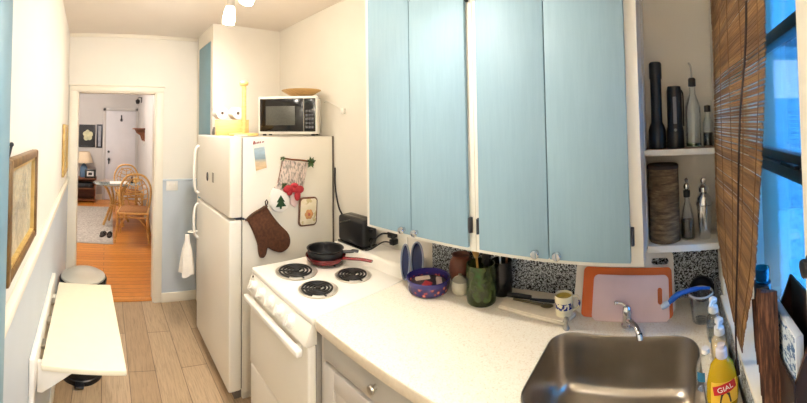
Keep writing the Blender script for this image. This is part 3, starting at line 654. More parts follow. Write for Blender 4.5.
CFX = .830
lc = thing('base_cabinet', 'pale grey base cabinet with drawer and panel door next to the stove', 'cabinet', (1.2, .93, 0))
MB(box((.845, .640, .10), (.865, 1.224, .872)), box((.865, 1.208, .10), (1.54, 1.224, .872)), box((.865, .640, .10), (1.54, .656, .872)), box((.865, .656, .10), (1.54, 1.208, .118)), box((.90, .64, 0), (.916, 1.224, .10))).build('carcass', M['lower'], lc)
dw = MB(box((CFX, .650, .762), (.846, 1.190, .860), .004)).build('drawer', M['lowerdk'], lc)
def knob(x, y, z, axis=-1, r=.016):
    return xf(lathe([(0, 0), (r * .62, 0), (r * .55, .004), (r * .42, .010), (r * .9, .016), (r, .022), (r * .8, .028), (0, .030)], 20), Matrix.Translation((x, y, z)) @ Matrix.Rotation(axis * PI / 2, 4, 'Y'))
MB(knob(CFX + .001, .890, .815)).build('knob', M['nickel'], dw)
def panel_door(y0, y1, z0, z1, parent, mat, kn):
    d = MB(box((CFX, y0, z0), (.846, y0 + .065, z1), .003), box((CFX, y1 - .065, z0), (.846, y1, z1), .003), box((CFX, y0 + .064, z0), (.846, y1 - .064, z0 + .07), .003), box((CFX, y0 + .064, z1 - .07), (.846, y1 - .064, z1), .003), box((CFX + .008, y0 + .06, z0 + .06), (.845, y1 - .06, z1 - .06))).build('door', mat, parent)
    MB(loft([[(CFX + .008, y, z) for y, z in rrect((y0 + y1) / 2, (z0 + z1) / 2, y1 - y0 - .14, z1 - z0 - .15, .001, 1)], [(CFX + .001, y, z) for y, z in rrect((y0 + y1) / 2, (z0 + z1) / 2, y1 - y0 - .20, z1 - z0 - .21, .001, 1)]])).build('raised_panel', mat, d)
    MB(knob(CFX + .001, kn, z1 - .035)).build('knob', M['nickel'], d)
    return d
panel_door(.650, 1.190, .115, .748, lc, M['lower'], .690)
sc_ = thing('sink_cabinet', 'pale grey cabinet under the sink', 'cabinet', (1.2, .23, 0))
MB(box((.845, -.186, .10), (.865, .638, .872)), box((.865, .622, .10), (1.54, .638, .70)), box((.865, -.186, .10), (1.54, -.17, .70)), box((.90, -.186, 0), (.916, .638, .10))).build('carcass', M['lower'], sc_)
panel_door(.23, .626, .115, .860, sc_, M['lower'], .27); panel_door(-.176, .222, .115, .860, sc_, M['lower'], .18)

# ------------------------------------------------------------------ upper cabinets
UZ0, UZ1, UX = 1.197, 2.36, 1.185
def upper(y0, y1, d, label, gaps, hy):
    t = thing('wall_cabinet', label, 'cabinet', ((UX + WX) / 2, (y0 + y1) / 2, UZ0))
    MB(box((UX + .018, y0, UZ0), (WX - .001, y0 + .016, UZ1)), box((UX + .018, y1 - .016, UZ0), (WX - .001, y1, UZ1)), box((UX + .018, y0 + .016, UZ0 + .01), (WX - .001, y1 - .016, UZ0 + .026)), box((UX + .018, y0 + .016, UZ1 - .016), (WX - .001, y1 - .016, UZ1))).build('carcass', M['whitesat'], t)
    a0, a1 = gaps
    MB(box((UX, y0, UZ0), (UX + .019, a0, UZ1), .002), box((UX, a1, UZ0), (UX + .019, y1, UZ1), .002), box((UX, a0 - .001, UZ0), (UX + .019, a1 + .001, UZ0 + .032), .002), box((UX, a0 - .001, UZ1 - .05), (UX + .019, a1 + .001, UZ1), .002)).build('face_frame', M['whitesat'], t)
    for (b0, b1, ky, hy_) in d:
        dd = MB(box((UX - .019, b0, UZ0 + .018), (UX - .001, b1, UZ1 - .03), .003)).build('door', M['blue'], t)
        MB(knob(UX - .019, ky, UZ0 + .038, -1, .016)).build('knob', M['chrome'], dd)
        for z in (1.30, 2.2) if hy_ is not None else ():
            MB(box((UX - .010, min(hy_, hy_ + .0) - .006, z - .03), (UX - .0005, hy_ + .006, z + .03), .002), cyl((UX - .016, hy_, z - .028), (UX - .016, hy_, z + .028), .005)).build('hinge', M['steeldk'], dd)
    return t
upper(.704, 1.318, [(1.017, 1.282, 1.056, None), (.730, 1.0135, .984, .722)], 'blue two-door wall cabinet nearest the stove', (.733, 1.279), 0)
upper(.082, .703, [(.4065, .680, .450, .687), (.124, .403, .372, .117)], 'blue two-door wall cabinet above the sink, nearest the window', (.127, .677), 0)
struct('wall_soffit', MB(box((UX + .005, .082, UZ1), (WX, 1.318, CEIL))), M['wall'])

# ------------------------------------------------------------------ corner shelves and what stands on them
cs = thing('corner_shelf', 'open two-tier corner shelf between the wall cabinet and the window', 'shelf', (1.47, -.06, 1.18))
MB(box((1.385, WY + .001, 1.548), (WX - .001, .081, 1.567), .002)).build('shelf_board', M['shelfwood'], cs)
MB(box((1.378, WY + .001, 1.545), (1.386, .081, 1.569), .002)).build('shelf_edge', M['whitesat'], cs)
MB(box((1.385, WY + .001, 1.170), (WX - .001, .081, 1.196), .002)).build('bottom_board', M['whitesat'], cs)
MB(box((1.40, .0785, 1.196), (1.55, .0815, 1.548)), box((1.40, .0785, 1.567), (1.55, .0815, 2.36))).build('side_panel', M['whitesat'], cs)
SZ = 1.5672
t = thing('flashlight', 'tall black flashlight standing head down on the upper shelf, leftmost', 'flashlight', (1.475, .030, SZ))
MB(lathe([(0, 0), (.036, 0), (.037, .01), (.036, .075), (.030, .095), (.023, .11)], 28)).build('head', M['black'], t, local=True)
MB(lathe([(.023, .105), (.023, .285), (.024, .29)], 24)).build('barrel', M['iron'], t, local=True)
MB(lathe([(.024, .288), (.026, .292), (.026, .352), (.022, .358), (0, .358)], 24)).build('tail_cap', M['black'], t, local=True)
t = thing('lantern', 'stout black lantern flashlight in the middle of the upper shelf', 'flashlight', (1.472, -.045, SZ))
MB(lathe([(0, 0), (.036, 0), (.037, .005), (.036, .07), (.032, .09), (.031, .235), (.027, .255), (0, .258)], 28)).build('body', M['black'], t, local=True)
MB(box((-.034, -.007, .10), (-.030, .007, .21), .002)).build('switch_strip', plain('strip_grey', rgb(120, 120, 124), .4), t, local=True)
MB(cyl((-.031, 0, .075), (-.036, 0, .075), .006)).build('button', plain('button_grey', rgb(150, 150, 150), .4), t, local=True)
MB(tube(spline([(0, -.028, .240), (0, -.036, .222), (.0, -.0365, .17), (0, -.036, .11), (0, -.036, .09)], 6), .0035, 6)).build('wrist_strap', M['black'], t, local=True)
gb = tinted('bottle_glass_blue', (.80, .93, 1, 1), .03, .95)
def bottle(name, label, loc, prof, mats, spout=None, oil=None, grp=None, cap='stopper'):
    t = thing(name, label, 'bottle', loc, 0, grp)
    MB(lathe(prof, 28)).build('bottle_glass', M['glass'], t, local=True)
    if oil: MB(lathe(oil[0], 28)).build('liquid', oil[1], t, local=True)
    if spout: spout(t)
    return t
def sp1(t):
    s = MB(lathe([(.0125, .252), (.016, .254), (.016, .282), (.012, .288), (0, .288)], 18)).build('stopper', M['black'], t, local=True)
    MB(tube(spline([(0, 0, .286), (0, 0, .315), (0, .004, .338), (0, .012, .352)], 5), [.0042] * 15 + [.003], 8)).build('pour_spout', M['chrome'], s, local=True)
bottle('oil_bottle', 'clear glass oil bottle with steel pour spout on the upper shelf', (1.468, -.120, SZ), [(0, .003), (.030, .001), (.034, .004), (.0345, .14), (.033, .17), (.022, .20), (.0135, .222), (.0125, .258), (.0100, .258), (.0110, .222), (.019, .20), (.030, .168), (.032, .14), (.031, .007), (0, .006)], None, sp1,
       ([(0, .0072), (.0305, .0072), (.0308, .018), (0, .018)], tinted('green_oil', rgb(70, 110, 60), .05, .6)))
def sp3(t): MB(lathe([(.012, .145), (.014, .147), (.014, .172), (0, .176)], 16)).build('cap', M['black'], t, local=True)
bottle('sauce_bottle', 'small dark bottle half hidden by the blind on the upper shelf', (1.485, -.183, SZ), [(0, .002), (.022, 0), (.024, .004), (.024, .10), (.012, .125), (.0115, .148), (.010, .148), (.010, .124), (.022, .098), (.022, .006), (0, .005)], None, sp3,
       ([(0, .0055), (.0215, .0055), (.0215, .06), (0, .06)], plain('dark_sauce', rgb(28, 22, 20), .2)))
LZ = 1.1962
bk = NT('birch_bark'); f1 = bk.noise(bk.coords('Object', (1, 1, 5)), 14, 5, .7); bk.base(bk.ramp(f1, [(.3, rgb(58, 44, 30)), (.5, rgb(104, 84, 58)), (.72, rgb(150, 128, 94))])); bk.set(Roughness=.85); bk.bump(f1, .4, .004)
t = thing('bark_canister', 'tall brown bark-covered canister on the lower shelf', 'canister', (1.462, .012, LZ))
MB(lathe([(0, 0), (.063, 0), (.064, .004), (.063, .1), (.064, .2), (.063, .292), (0, .292)], 36)).build('body', bk.m, t, local=True)
MB(lathe([(.058, .291), (.0645, .292), (.0645, .304), (.06, .309), (0, .311)], 36)).build('lid', plain('lid_dark', rgb(52, 38, 28), .6, bump=.1), t, local=True)
def sp2(t):
    s = MB(lathe([(.009, .168), (.0135, .170), (.0145, .185), (.014, .196), (.006, .199)], 16)).build('stopper', M['black'], t, local=True)
    MB(lathe([(.005, .198), (.011, .203), (.013, .214), (.009, .224), (.004, .227), (.006, .234), (.008, .242), (0, .250)], 16)).build('stopper_knob', M['chrome'], s, local=True)
bottle('oil_cruet', 'small clear cruet with brown oil between canister and shaker', (1.462, -.0825, LZ), [(0, .003), (.026, 0), (.029, .004), (.028, .08), (.021, .12), (.012, .15), (.0105, .172), (.008, .172), (.0095, .149), (.018, .12), (.0255, .08), (.0265, .007), (0, .006)], None, sp2,
       ([(0, .0068), (.026, .0068), (.0252, .076), (0, .076)], tinted('brown_oil', rgb(96, 72, 30), .05, .5)))
t = thing('cocktail_shaker', 'polished steel cocktail shaker at the right of the lower shelf', 'cocktail shaker', (1.455, -.152, LZ))
MB(lathe([(0, 0), (.022, 0), (.024, .004), (.032, .13), (.033, .136), (.030, .138), (0, .138)], 32)).build('body', M['chrome'], t, local=True)
MB(lathe([(.030, .136), (.0345, .139), (.0345, .146), (.031, .152), (.029, .165), (.019, .180), (.0135, .186), (0, .188)], 32)).build('shoulder', M['chrome'], t, local=True)
MB(lathe([(.012, .187), (.021, .190), (.021, .208), (.012, .218), (.007, .222), (.013, .230), (.013, .238), (.007, .246), (0, .247)], 28)).build('cap', M['chrome'], t, local=True)

# ------------------------------------------------------------------ window: blind, sill objects
bl = thing('bamboo_blind', 'brown bamboo slat blind hanging in front of the window', 'blind', (1.05, -.19, 2.25))
def lerp(T, z):
    for (z0, a), (z1, b) in zip(T, T[1:]):
        if z0 >= z >= z1: return a + (b - a) * (z0 - z) / (z0 - z1)
    return T[-1][1] if z < T[-1][0] else T[0][1]
LT = [(2.25, 1.335), (2.05, 1.345), (1.346, 1.355), (1.235, 1.31), (1.14, 1.235), (1.10, 1.05), (1.075, .92)]
RT = [(2.25, .642), (1.89, .646), (1.78, .650), (1.67, .675), (1.55, .706), (1.41, .749), (1.31, .782), (1.15, .868), (1.075, .90)]
mb = MB(); z = 2.245; k = 0
while z > 1.082:
    h = random.choice((.0042, .005, .006, .0075)); x0, x1 = lerp(RT, z), lerp(LT, z)
    if x1 - x0 < .01: break
    n = 6; y = lambda x: -.192 + .004 * math.sin(x * 9 + z * 6) + (.010 * max(0, (1.35 - z)) / .25)
    pr = [(x0 + random.uniform(-.004, .003)) + (x1 - x0) * i / n for i in range(n + 1)]; pr[-1] += random.uniform(-.003, .004)
    L = []
    for x in pr:
        yy = y(x); L.append([(x, yy - .0012, z), (x, yy + .0012, z), (x, yy + .0015, z - h * .5), (x, yy + .0012, z - h), (x, yy - .0012, z - h)])
    mb.add(loft(L)); gap = .0010 + (.0030 if random.random() < (.45 if 1.58 < z < 1.82 else .10) else 0); z -= h + gap; k += 1
mb.build('slats', M['bamboo'], bl)
th = plain('twine', rgb(120, 84, 50), .9)
for xf_ in (.06, .27, .48, .70, .92):
    pts = []
    for i in range(40):
        z = 2.245 - i * .0295
        x0, x1 = lerp(RT, z), lerp(LT, z)
        if x1 - x0 < .02: break
        x = x0 + (x1 - x0) * xf_
        pts.append((x, -.192 + .004 * math.sin(x * 9 + z * 6) + (.010 * max(0, (1.35 - z)) / .25) + .0022, z))
    MB(tube(pts, .0014, 5)).build('binding_thread', th, bl)
MB(box((.64, -.205, 2.243), (1.34, -.178, 2.28), .003)).build('head_rail', M['brownwood'], bl)
cdk = plain('cord_dark', rgb(46, 28, 22), .8)
cdo = MB(tube(spline([(.700, -.176, 2.25), (.715, -.176, 1.88), (.815, -.1755, 1.66), (.885, -.174, 1.36), (.945, -.1725, 1.12), (.955, -.1735, 1.03)], 6), .0026, 6)).build('pull_cord', cdk, bl)
MB(lathe([(.002, .046), (.005, .036), (.007, .01), (.008, 0), (0, 0)], 14, (.955, -.1735, .985))).build('tassel', cdk, cdo)

# dark ridged folded mat on the sill
fm_ = thing('folded_mat', 'dark brown ridged folded mat standing on the sill beside the blind', 'mat', (.83, -.21, 1.0065))
ridge = NT('ridged_brown'); fr_ = ridge.noise(ridge.coords('World', (30, 30, 3)), 5, 4, .6); ridge.base(ridge.ramp(fr_, [(.3, rgb(40, 22, 16)), (.5, rgb(84, 50, 34)), (.7, rgb(150, 100, 68))])); ridge.set(Roughness=.7); ridge.bump(fr_, .4, .006)
for k, (xa, xb, zt) in enumerate(((.775, .808, 1.275), (.810, .845, 1.255), (.847, .880, 1.225), (.882, .915, 1.195))):
    P = []
    n = 9
    fr1 = [(xa + (xb - xa) * i / n, -.214 + .009 * (i % 2) - .004 * k + .003 * math.sin(k * 2.1 + i)) for i in range(n + 1)]
    P = fr1 + [(xb, -.244), (xa, -.244)]
    lo = [(x, y, 1.0068 + .020 * k * (k > 1) + .006 * (1 + math.sin(x * 230 + k))) if k else (x, y, 1.0068) for x, y in P]; hi = [(x - .0 + .02 * (zt - 1.25), y + .004, zt + .010 * math.sin(x * 90)) for x, y in P]
    MB(loft([lo, [((a[0] + b[0]) / 2 + .004 * (-1) ** k, a[1] + .003, (a[2] + b[2]) / 2) for a, b in zip(lo, hi)], hi])).build('fold', ridge.m, fm_)
tr = thing('sill_box', 'dark brown open wooden box on the window sill', 'box', (.78, -.28, 1.0065))
bx0, bx1 = .690, .880
ya, yb, zf, zb = -.315, -.240, 1.125, 1.265
MB(box((bx0, ya, 1.0065), (bx1, yb, 1.013)), box((bx0, yb - .006, 1.013), (bx1, yb, zf), .002), box((bx0, ya, 1.013), (bx1, ya + .006, zb), .002)).build('carcass', plain('box_dark', rgb(46, 28, 20), .5, var=.2), tr)
for x in (bx0, bx1 - .006): MB(prism([(x, ya + .006, 1.013), (x, yb - .006, 1.013), (x, yb - .006, zf), (x, ya + .006, zb)], (.006, 0, 0))).build('side_board', plain('box_side', rgb(70, 42, 28), .5, var=.2), tr)
pk = thing('packet', 'blue and white printed packet standing in the dark sill box', 'packet', (.78, -.26, 1.0135))
pm = NT('packet_print'); fp = pm.noise(pm.coords('World', (40, 1, 70)), 2, 3); pm.base(pm.ramp(fp, [(.40, rgb(70, 110, 160)), (.47, rgb(214, 226, 236)), (.7, rgb(240, 244, 246))], 'CONSTANT')); pm.set(Roughness=.5)
MB(box((.700, -.272, 1.0135), (.868, -.252, 1.215), .003)).build('sleeve', plain('packet_white', rgb(228, 234, 240), .5), pk)
MB(box((.704, -.2525, 1.085), (.864, -.2508, 1.210))).build('label', pm.m, pk)

bc = thing('blue_tumbler', 'small turquoise glass on a dark stand at the window behind the blind', 'glass', (1.075, -.285, 1.0065))
MB(lathe([(0, 0), (.03, 0), (.032, .01), (.026, .13), (.028, .16), (0, .16)], 20)).build('stand', M['steeldk'], bc, local=True)
MB(lathe([(0, .1605), (.020, .1605), (.024, .205), (.021, .205), (.018, .166), (0, .166)], 24)).build('tumbler', tinted('turquoise_glass', rgb(30, 150, 190), .05, .7), bc, local=True)

# ------------------------------------------------------------------ sink side: cutting boards, soap, cup, brush
def lean(y0, y1, base_x, h, ang, th, r, holes=None, name='b'):
    """a board standing on the worktop and leaning back by ang against the wall: returns matrix and builder"""
    m = Matrix.Translation((base_x, 0, CZ + .001)) @ Matrix.Rotation(ang, 4, 'Y')
    bm = bmesh.new(); es = []
    P = [(x, z) for x, z in rrect((y0 + y1) / 2, h / 2, y1 - y0, h, r, 6)]
    for L in [P] + (holes or []):
        vs = [bm.verts.new((0, y, z)) for y, z in L]; es += [bm.edges.new((vs[i], vs[(i + 1) % len(vs)])) for i in range(len(vs))]
    bmesh.ops.triangle_fill(bm, edges=es, use_beauty=True)
    ex = bmesh.ops.extrude_face_region(bm, geom=bm.faces[:])
    for g in ex['geom']:
        if isinstance(g, bmesh.types.BMVert): g.co.x += th
    return xf(from_bm(bm), m), m
s, m = lean(-.020, .395, 1.422, .245, R(28), .006, .03, [rrect(.038, .200, .072, .026, .012, 4)])
tag(MB(s).build('cutting_board', plain('board_white', rgb(236, 232, 226), .4), None, angle=25), 'white cutting board with handle slot, rearmost against the splashback', 'cutting board', 'cutting boards leaning behind the sink')
s, m = lean(-.010, .356, 1.394, .186, R(28), .008, .018)
tag(MB(s).build('cutting_board', plain('board_orange', rgb(214, 96, 22), .4), None, angle=25), 'large orange cutting board leaning between the white and the pink ones', 'cutting board', 'cutting boards leaning behind the sink')
s, m = lean(.004, .308, 1.372, .166, R(28), .005, .02, [rrect(.040, .090, .018, .060, .0088, 4)])
tag(MB(s).build('cutting_board', plain('board_pink', rgb(216, 186, 186), .35), None, angle=25), 'pale pink cutting board with a slot, frontmost behind the faucet', 'cutting board', 'cutting boards leaning behind the sink')

cp_ = thing('plastic_cup', 'clear plastic tumbler beside the sink corner', 'cup', (1.372, -.118, CZ + .0005))
MB(lathe([(0, .002), (.034, 0), (.036, .003), (.046, .105), (.048, .107), (.047, .109), (.044, .106), (.034, .006), (0, .005)], 32)).build('shell', M['glass'], cp_, local=True)
MB(lathe([(.0455, .100), (.049, .103), (.049, .109), (.0455, .109), (.0455, .1)], 32)).build('rim', plain('cup_rim', rgb(190, 200, 204), .2), cp_, local=True)
db = thing('dish_brush', 'blue-handled dish brush lying across the plastic tumbler', 'brush', (1.36, -.03, 1.0))
pts = spline([(1.372, -.155, 1.0295), (1.368, -.10, 1.0325), (1.362, -.035, 1.020), (1.356, .005, .992)], 6)
MB(tube(pts, [.006] * 6 + [.009] * 6 + [.011] * 5 + [.008] * (len(pts) - 17), 10)).build('handle', plain('brush_blue', rgb(20, 96, 190), .35), db)
MB(cyl((1.356, .005, .992), (1.353, .020, .985), .010, .012), cyl((1.353, .020, .985), (1.350, .034, .978), .012, .008)).build('bristles', plain('bristle_white', rgb(206, 222, 236), .8, bump=.3), db)
ld_ = thing('dark_bowl', 'dark round bowl propped against the splashback in the corner', 'bowl', (1.50, -.135, CZ + .0005))
MB(xf(lathe([(0, 0), (.03, .0), (.048, .018), (.052, .032), (.049, .032), (.044, .018), (.028, .005), (0, .004)], 32), Matrix.Translation((.03, 0, .0535)) @ Matrix.Rotation(R(-78), 4, 'Y'))).build('shell', plain('bowl_navy', rgb(20, 24, 40), .3), ld_, local=True)

pb_white = plain('pump_white', rgb(240, 238, 232), .35)
def pump(t, z, ang):
    c = MB(lathe([(.017, z), (.0175, z + .002), (.0165, z + .020), (.011, z + .023), (0, z + .023)], 24)).build('collar', pb_white, t, local=True)
    MB(lathe([(.005, z + .022), (.005, z + .036), (0, z + .036)], 12)).build('stem', pb_white, c, local=True)
    hd = MB(lathe([(.006, z + .034), (.014, z + .036), (.014, z + .046), (.008, z + .050), (0, z + .050)], 20))
    m_ = Matrix.Rotation(ang, 4, 'Z'); p = [m_ @ Vector(q) for q in ((.008, 0, z + .043), (.028, 0, z + .043), (.042, 0, z + .036))]
    hd.add(tube(p, [.0062, .0056, .0046], 10)); hd.build('pump_head', pb_white, t, local=True)
def soap(name, label, loc, w, d, h, liq, liqh, ang, rz):
    t = thing(name, label, 'soap bottle', loc, rz)
    def ring(sx, sy, z, r): return [(x, y, z) for x, y in rrect(0, 0, sx, sy, min(r, sx / 2 - .0005, sy / 2 - .0005), 5)]
    MB(loft([ring(w - .006, d - .006, 0, .014), ring(w, d, .005, .016), ring(w, d, h * .7, .016), ring(w * .8, d * .85, h * .88, .016), ring(.030, .030, h, .0145), ring(.030, .030, h + .012, .0145)])).build('bottle', M['glass'], t, local=True)
    MB(loft([ring(w - .010, d - .010, .003, .012), ring(w - .005, d - .005, .008, .014), ring(w - .005, d - .005, min(liqh, h * .7), .014)] + ([ring(w * .8 - .006, d * .85 - .006, liqh, .014)] if liqh > h * .7 else []))).build('liquid', liq, t, local=True)
    pump(t, h + .004, ang)
    return t
soap('soap_dispenser', 'clear pump bottle beside the plastic tumbler, rear of the two pumps', (1.250, -.150, CZ + .0005), .062, .050, .088, tinted('clear_soap', rgb(226, 230, 224), .05, .8), .05, R(150), R(5))
soap('soap_dispenser', 'pump bottle of cream hand soap between clear dispenser and dish soap', (1.130, -.152, CZ + .0005), .066, .052, .082, plain('cream_soap', rgb(240, 214, 160), .3), .068, R(165), R(0))
ds = thing('dish_soap', 'yellow dish soap bottle with white cap and red logo by the sink', 'dish soap', (.952, -.132, CZ + .0005), R(-84))
# local x across the label, local -y towards the camera
def ell(a, b, z, n=28): return [(a * math.cos(2 * PI * k / n), b * math.sin(2 * PI * k / n), z) for k in range(n)]
ds.scale = (1.2, 1.12, 1.08); prof = [(.030, .020, 0), (.034, .023, .004), (.037, .025, .03), (.036, .024, .06), (.031, .022, .085), (.026, .018, .105), (.015, .013, .118), (.0115, .0115, .123)]
MB(loft([ell(a, b, z) for a, b, z in prof])).build('bottle', tinted('yellow_soap', rgb(250, 206, 40), .06, .55), ds, local=True)
MB(lathe([(.0125, .121), (.0135, .123), (.0130, .140), (.009, .143), (.009, .152), (0, .154)], 20)).build('cap', plain('cap_white', rgb(224, 220, 232), .35), ds, local=True)
lb = [(a * 1.012, b * 1.012, z) for a, b, z in prof[2:5]]
def arc(a, b, z): return [(a * math.sin(u), -b * math.cos(u), z) for u in [(-.95 + 1.9 * k / 12) for k in range(13)]]
lbm = loft([arc(a, b, z) for a, b, z in [(.0376, .0256, .022), (.0376, .0256, .032), (.0368, .0248, .058), (.0345, .0236, .074)]], False, False, False)
lab = MB(lbm).build('label', plain('label_yellow', rgb(240, 196, 60), .4), ds, local=True)
def onbottle(sh, z0, tilt, off):
    out = []
    for v in sh[0]:
        x = v.x * math.cos(tilt) - v.y * math.sin(tilt); y = v.x * math.sin(tilt) + v.y * math.cos(tilt)
        z = z0 + y; k = (z - .02) / .065
        a, b = .0376 - .004 * max(0, k) ** 2, .0256 - .003 * max(0, k) ** 2
        u = x / .034; out.append(Vector((a * math.sin(u), -b * math.cos(u) - off - v.z, z)))
    return out, sh[1]
bn_ = []
n = 12
bq = ([Vector((-.027 + .054 * i / n, sgn * (.0115 - .003 * abs(i - n / 2) / n), 0)) for sgn in (-1, 1) for i in range(n + 1)], [[i, i + 1, n + 2 + i, n + 1 + i] for i in range(n)])
bd = MB(onbottle(bq, .060, R(12), .0009)).build('logo_banner', plain('logo_red', rgb(196, 24, 34), .4), lab, local=True)
MB(onbottle(text_mesh('GIAL', .0165, .0002), .060, R(12), .0016)).build('logo_letters', plain('logo_white', rgb(250, 246, 240), .4), bd, local=True)
MB(onbottle(([Vector((-.013, -.012, 0)), Vector((.013, -.012, 0)), Vector((.009, .012, 0)), Vector((-.009, .012, 0))], [[0, 1, 2, 3]]), .037, 0, .0009)).build('label_emblem', plain('emblem_dark', rgb(50, 40, 36), .4), lab, local=True)
cb = thing('clear_bottle', 'clear plastic bottle with a blue sticker left of the yellow dish soap', 'bottle', (.985, -.074, CZ + .0005), R(-80))
cb.location = (1.025, -.096, CZ + .0005)
MB(loft([ell(a, b, z) for a, b, z in [(.026, .017, 0), (.029, .019, .004), (.030, .020, .055), (.025, .018, .078), (.012, .011, .092), (.010, .010, .10)]])).build('bottle', M['glass'], cb, local=True)
MB(loft([[(.0304 * math.sin(u), -.0204 * math.cos(u), z) for u in [(-1.2 + .9 * k / 8) for k in range(9)]] for z in (.030, .056)], False, False, False)).build('sticker', plain('sticker_blue', rgb(60, 130, 170), .4, var=.2, scale=60), cb, local=True)
MB(lathe([(.0105, .099), (.012, .10), (.0115, .112), (0, .113)], 18)).build('cap', M['whitesat'], cb, local=True)

# ------------------------------------------------------------------ worktop clutter
tt = [(1.530, .655), (1.420, .702), (1.350, .700), (1.314, .402), (1.395, .376), (1.530, .45)]
tw_ = tag(MB(prism([(x, y, CZ + .0008) for x, y in tt], (0, 0, .010), .003), prism([(x * .97 + .041, y * .97 + .018, CZ + .011) for x, y in tt], (0, 0, .007), .003)).build('tea_towel', plain('towel_cream', rgb(238, 226, 206), .9, var=.04, scale=40, bump=.15)), 'folded cream tea towel lying under the knife and mug', 'towel')
TZ = CZ + .0185
kf = thing('knife', 'long black-handled knife lying across the tea towel', 'knife', (1.46, .6, TZ))
MB(tube([(1.425, .690, TZ + .011), (1.43, .64, TZ + .012), (1.437, .585, TZ + .0105)], [.010, .0105, .009], 10)).build('handle', M['black'], kf)
MB(prism([(1.436, .59, TZ + .006), (1.466, .46, TZ + .002), (1.452, .452, TZ + .002), (1.430, .485, TZ + .002), (1.422, .585, TZ + .006)], (0, 0, .0018))).build('blade', M['steeldk'], kf)
sn = thing('spoon', 'dark olive wooden spoon on the tea towel in front of the knife', 'spoon', (1.39, .53, TZ))
om_ = wood('olive_wood', rgb(70, 60, 34), rgb(104, 90, 54), 8, (4, 1, 1))
MB(xf(ball((0, 0, 0), 1, 14, (.028, .017, .006)), Matrix.Translation((1.398, .50, TZ + .0065)) @ Matrix.Rotation(R(100), 4, 'Z'))).build('bowl', om_, sn)
MB(tube([(1.400, .52, TZ + .007), (1.405, .58, TZ + .006), (1.408, .655, TZ + .006)], [.006, .005, .005], 8)).build('handle', om_, sn)
mu = thing('mug', 'white mug with blue pattern standing on the tea towel corner', 'mug', (1.363, .416, TZ), R(-70)); mu.scale = (.92, .92, .92)
mg_ = NT('mug_glaze'); cz = mg_.coords('Object'); nz = mg_.noise(cz, 85, 2); sz = mg_.add('ShaderNodeSeparateXYZ'); mg_.link(cz, sz.inputs[0])
band = mg_.ramp(sz.outputs[2], [(0, (0, 0, 0, 1)), (.028, (0, 0, 0, 1)), (.030, (1, 1, 1, 1)), (.055, (1, 1, 1, 1)), (.057, (0, 0, 0, 1))], 'CONSTANT')
mk = mg_.mix(1.0, band, mg_.ramp(nz, [(.47, (0, 0, 0, 1)), (.5, (1, 1, 1, 1))]), 'MULTIPLY')
mg_.base(mg_.mix(mk, rgb(238, 228, 196), rgb(46, 56, 130))); mg_.set(Roughness=.2)
mo = MB(lathe([(0, .002), (.031, 0), (.035, .003), (.038, .04), (.040, .084), (.0385, .086), (.036, .083), (.034, .04), (.031, .006), (0, .005)], 36)).build('cup', mg_.m, mu, local=True)
MB(lathe([(0, .060), (.0345, .060), (.0355, .0745), (.0365, .0832)], 32)).build('interior', plain('mug_interior', rgb(206, 178, 84), .3), mo, local=True)
MB(tube(spline([(.036, 0, .072), (.058, 0, .074), (.068, 0, .052), (.060, 0, .026), (.035, 0, .016)], 6), .0052, 10)).build('handle', mg_.m, mu, local=True)
tag(MB(lathe([(0, 0), (.011, 0), (.013, .004), (.008, .014), (.007, .026), (.011, .034), (.009, .042), (0, .045)], 18, (1.296, .388, CZ + .0005))).build('egg_stand', M['nickel']), 'tiny silver stand on the worktop in front of the mug', 'stand')

gj = thing('utensil_jar', 'green glass jar of kitchen utensils on the worktop', 'jar', (1.378, .797, CZ + .0005))
gn = NT('green_glass'); ng = gn.noise(gn.coords('Object'), 24, 4, .6); gn.base(gn.ramp(ng, [(.3, rgb(40, 46, 28)), (.55, rgb(78, 90, 48)), (.75, rgb(66, 120, 56))])); gn.set(Roughness=.12, Transmission_Weight=.35, IOR=1.4)
MB(lathe([(0, .002), (.060, 0), (.064, .004), (.066, .02), (.066, .135), (.063, .15), (.064, .165), (.060, .166), (.059, .15), (.061, .134), (.060, .01), (0, .008)], 36)).build('jar', gn.m, gj, local=True)
ut = 'utensils standing in the green jar'
def utensil(name, label, base, tip, rh, head, hm, cat, grp, shaft=None):
    t = thing(name, label, cat, base, 0, grp); b, e = Vector(base), Vector(tip)
    MB(cyl(b, b + (e - b) * .68, rh, rh * .9, 10)).build('handle', shaft or hm, t)
    m_ = Matrix.Translation(b + (e - b) * .8) @ (e - b).to_track_quat('Z', 'Y').to_matrix().to_4x4()
    MB(xf(head, m_)).build('head', hm, t); return t
yw = wood('spoon_wood', rgb(206, 150, 72), rgb(232, 182, 104), 8, (1, 1, 6))
utensil('wooden_spoon', 'yellow wooden spoon at the left of the green jar', (1.40, .815, CZ + .012), (1.405, .842, CZ + .262), .006, ball((0, 0, 0), 1, 16, (.024, .008, .040)), yw, 'spoon', ut)
utensil('spatula', 'black spatula leaning in the middle of the green jar', (1.37, .79, CZ + .012), (1.40, .775, CZ + .258), .006, box((-.026, -.003, -.05), (.026, .003, .045), .002), M['black'], 'spatula', ut)
utensil('serving_spoon', 'dark serving spoon at the right of the green jar', (1.42, .80, CZ + .012), (1.432, .765, CZ + .252), .005, ball((0, 0, 0), 1, 16, (.024, .007, .034)), M['steeldk'], 'spoon', ut)
bj = thing('dark_crock', 'black crock with a pale spatula standing behind the green jar', 'crock', (1.484, .748, CZ + .0005))
MB(lathe([(0, 0), (.042, 0), (.047, .01), (.050, .07), (.047, .13), (.050, .15), (.046, .15), (.043, .13), (.046, .07), (.040, .010), (0, .008)], 32)).build('crock', plain('crock_black', rgb(26, 24, 26), .25, var=.3, scale=25), bj, local=True)
ut2 = 'utensils standing in the black crock'
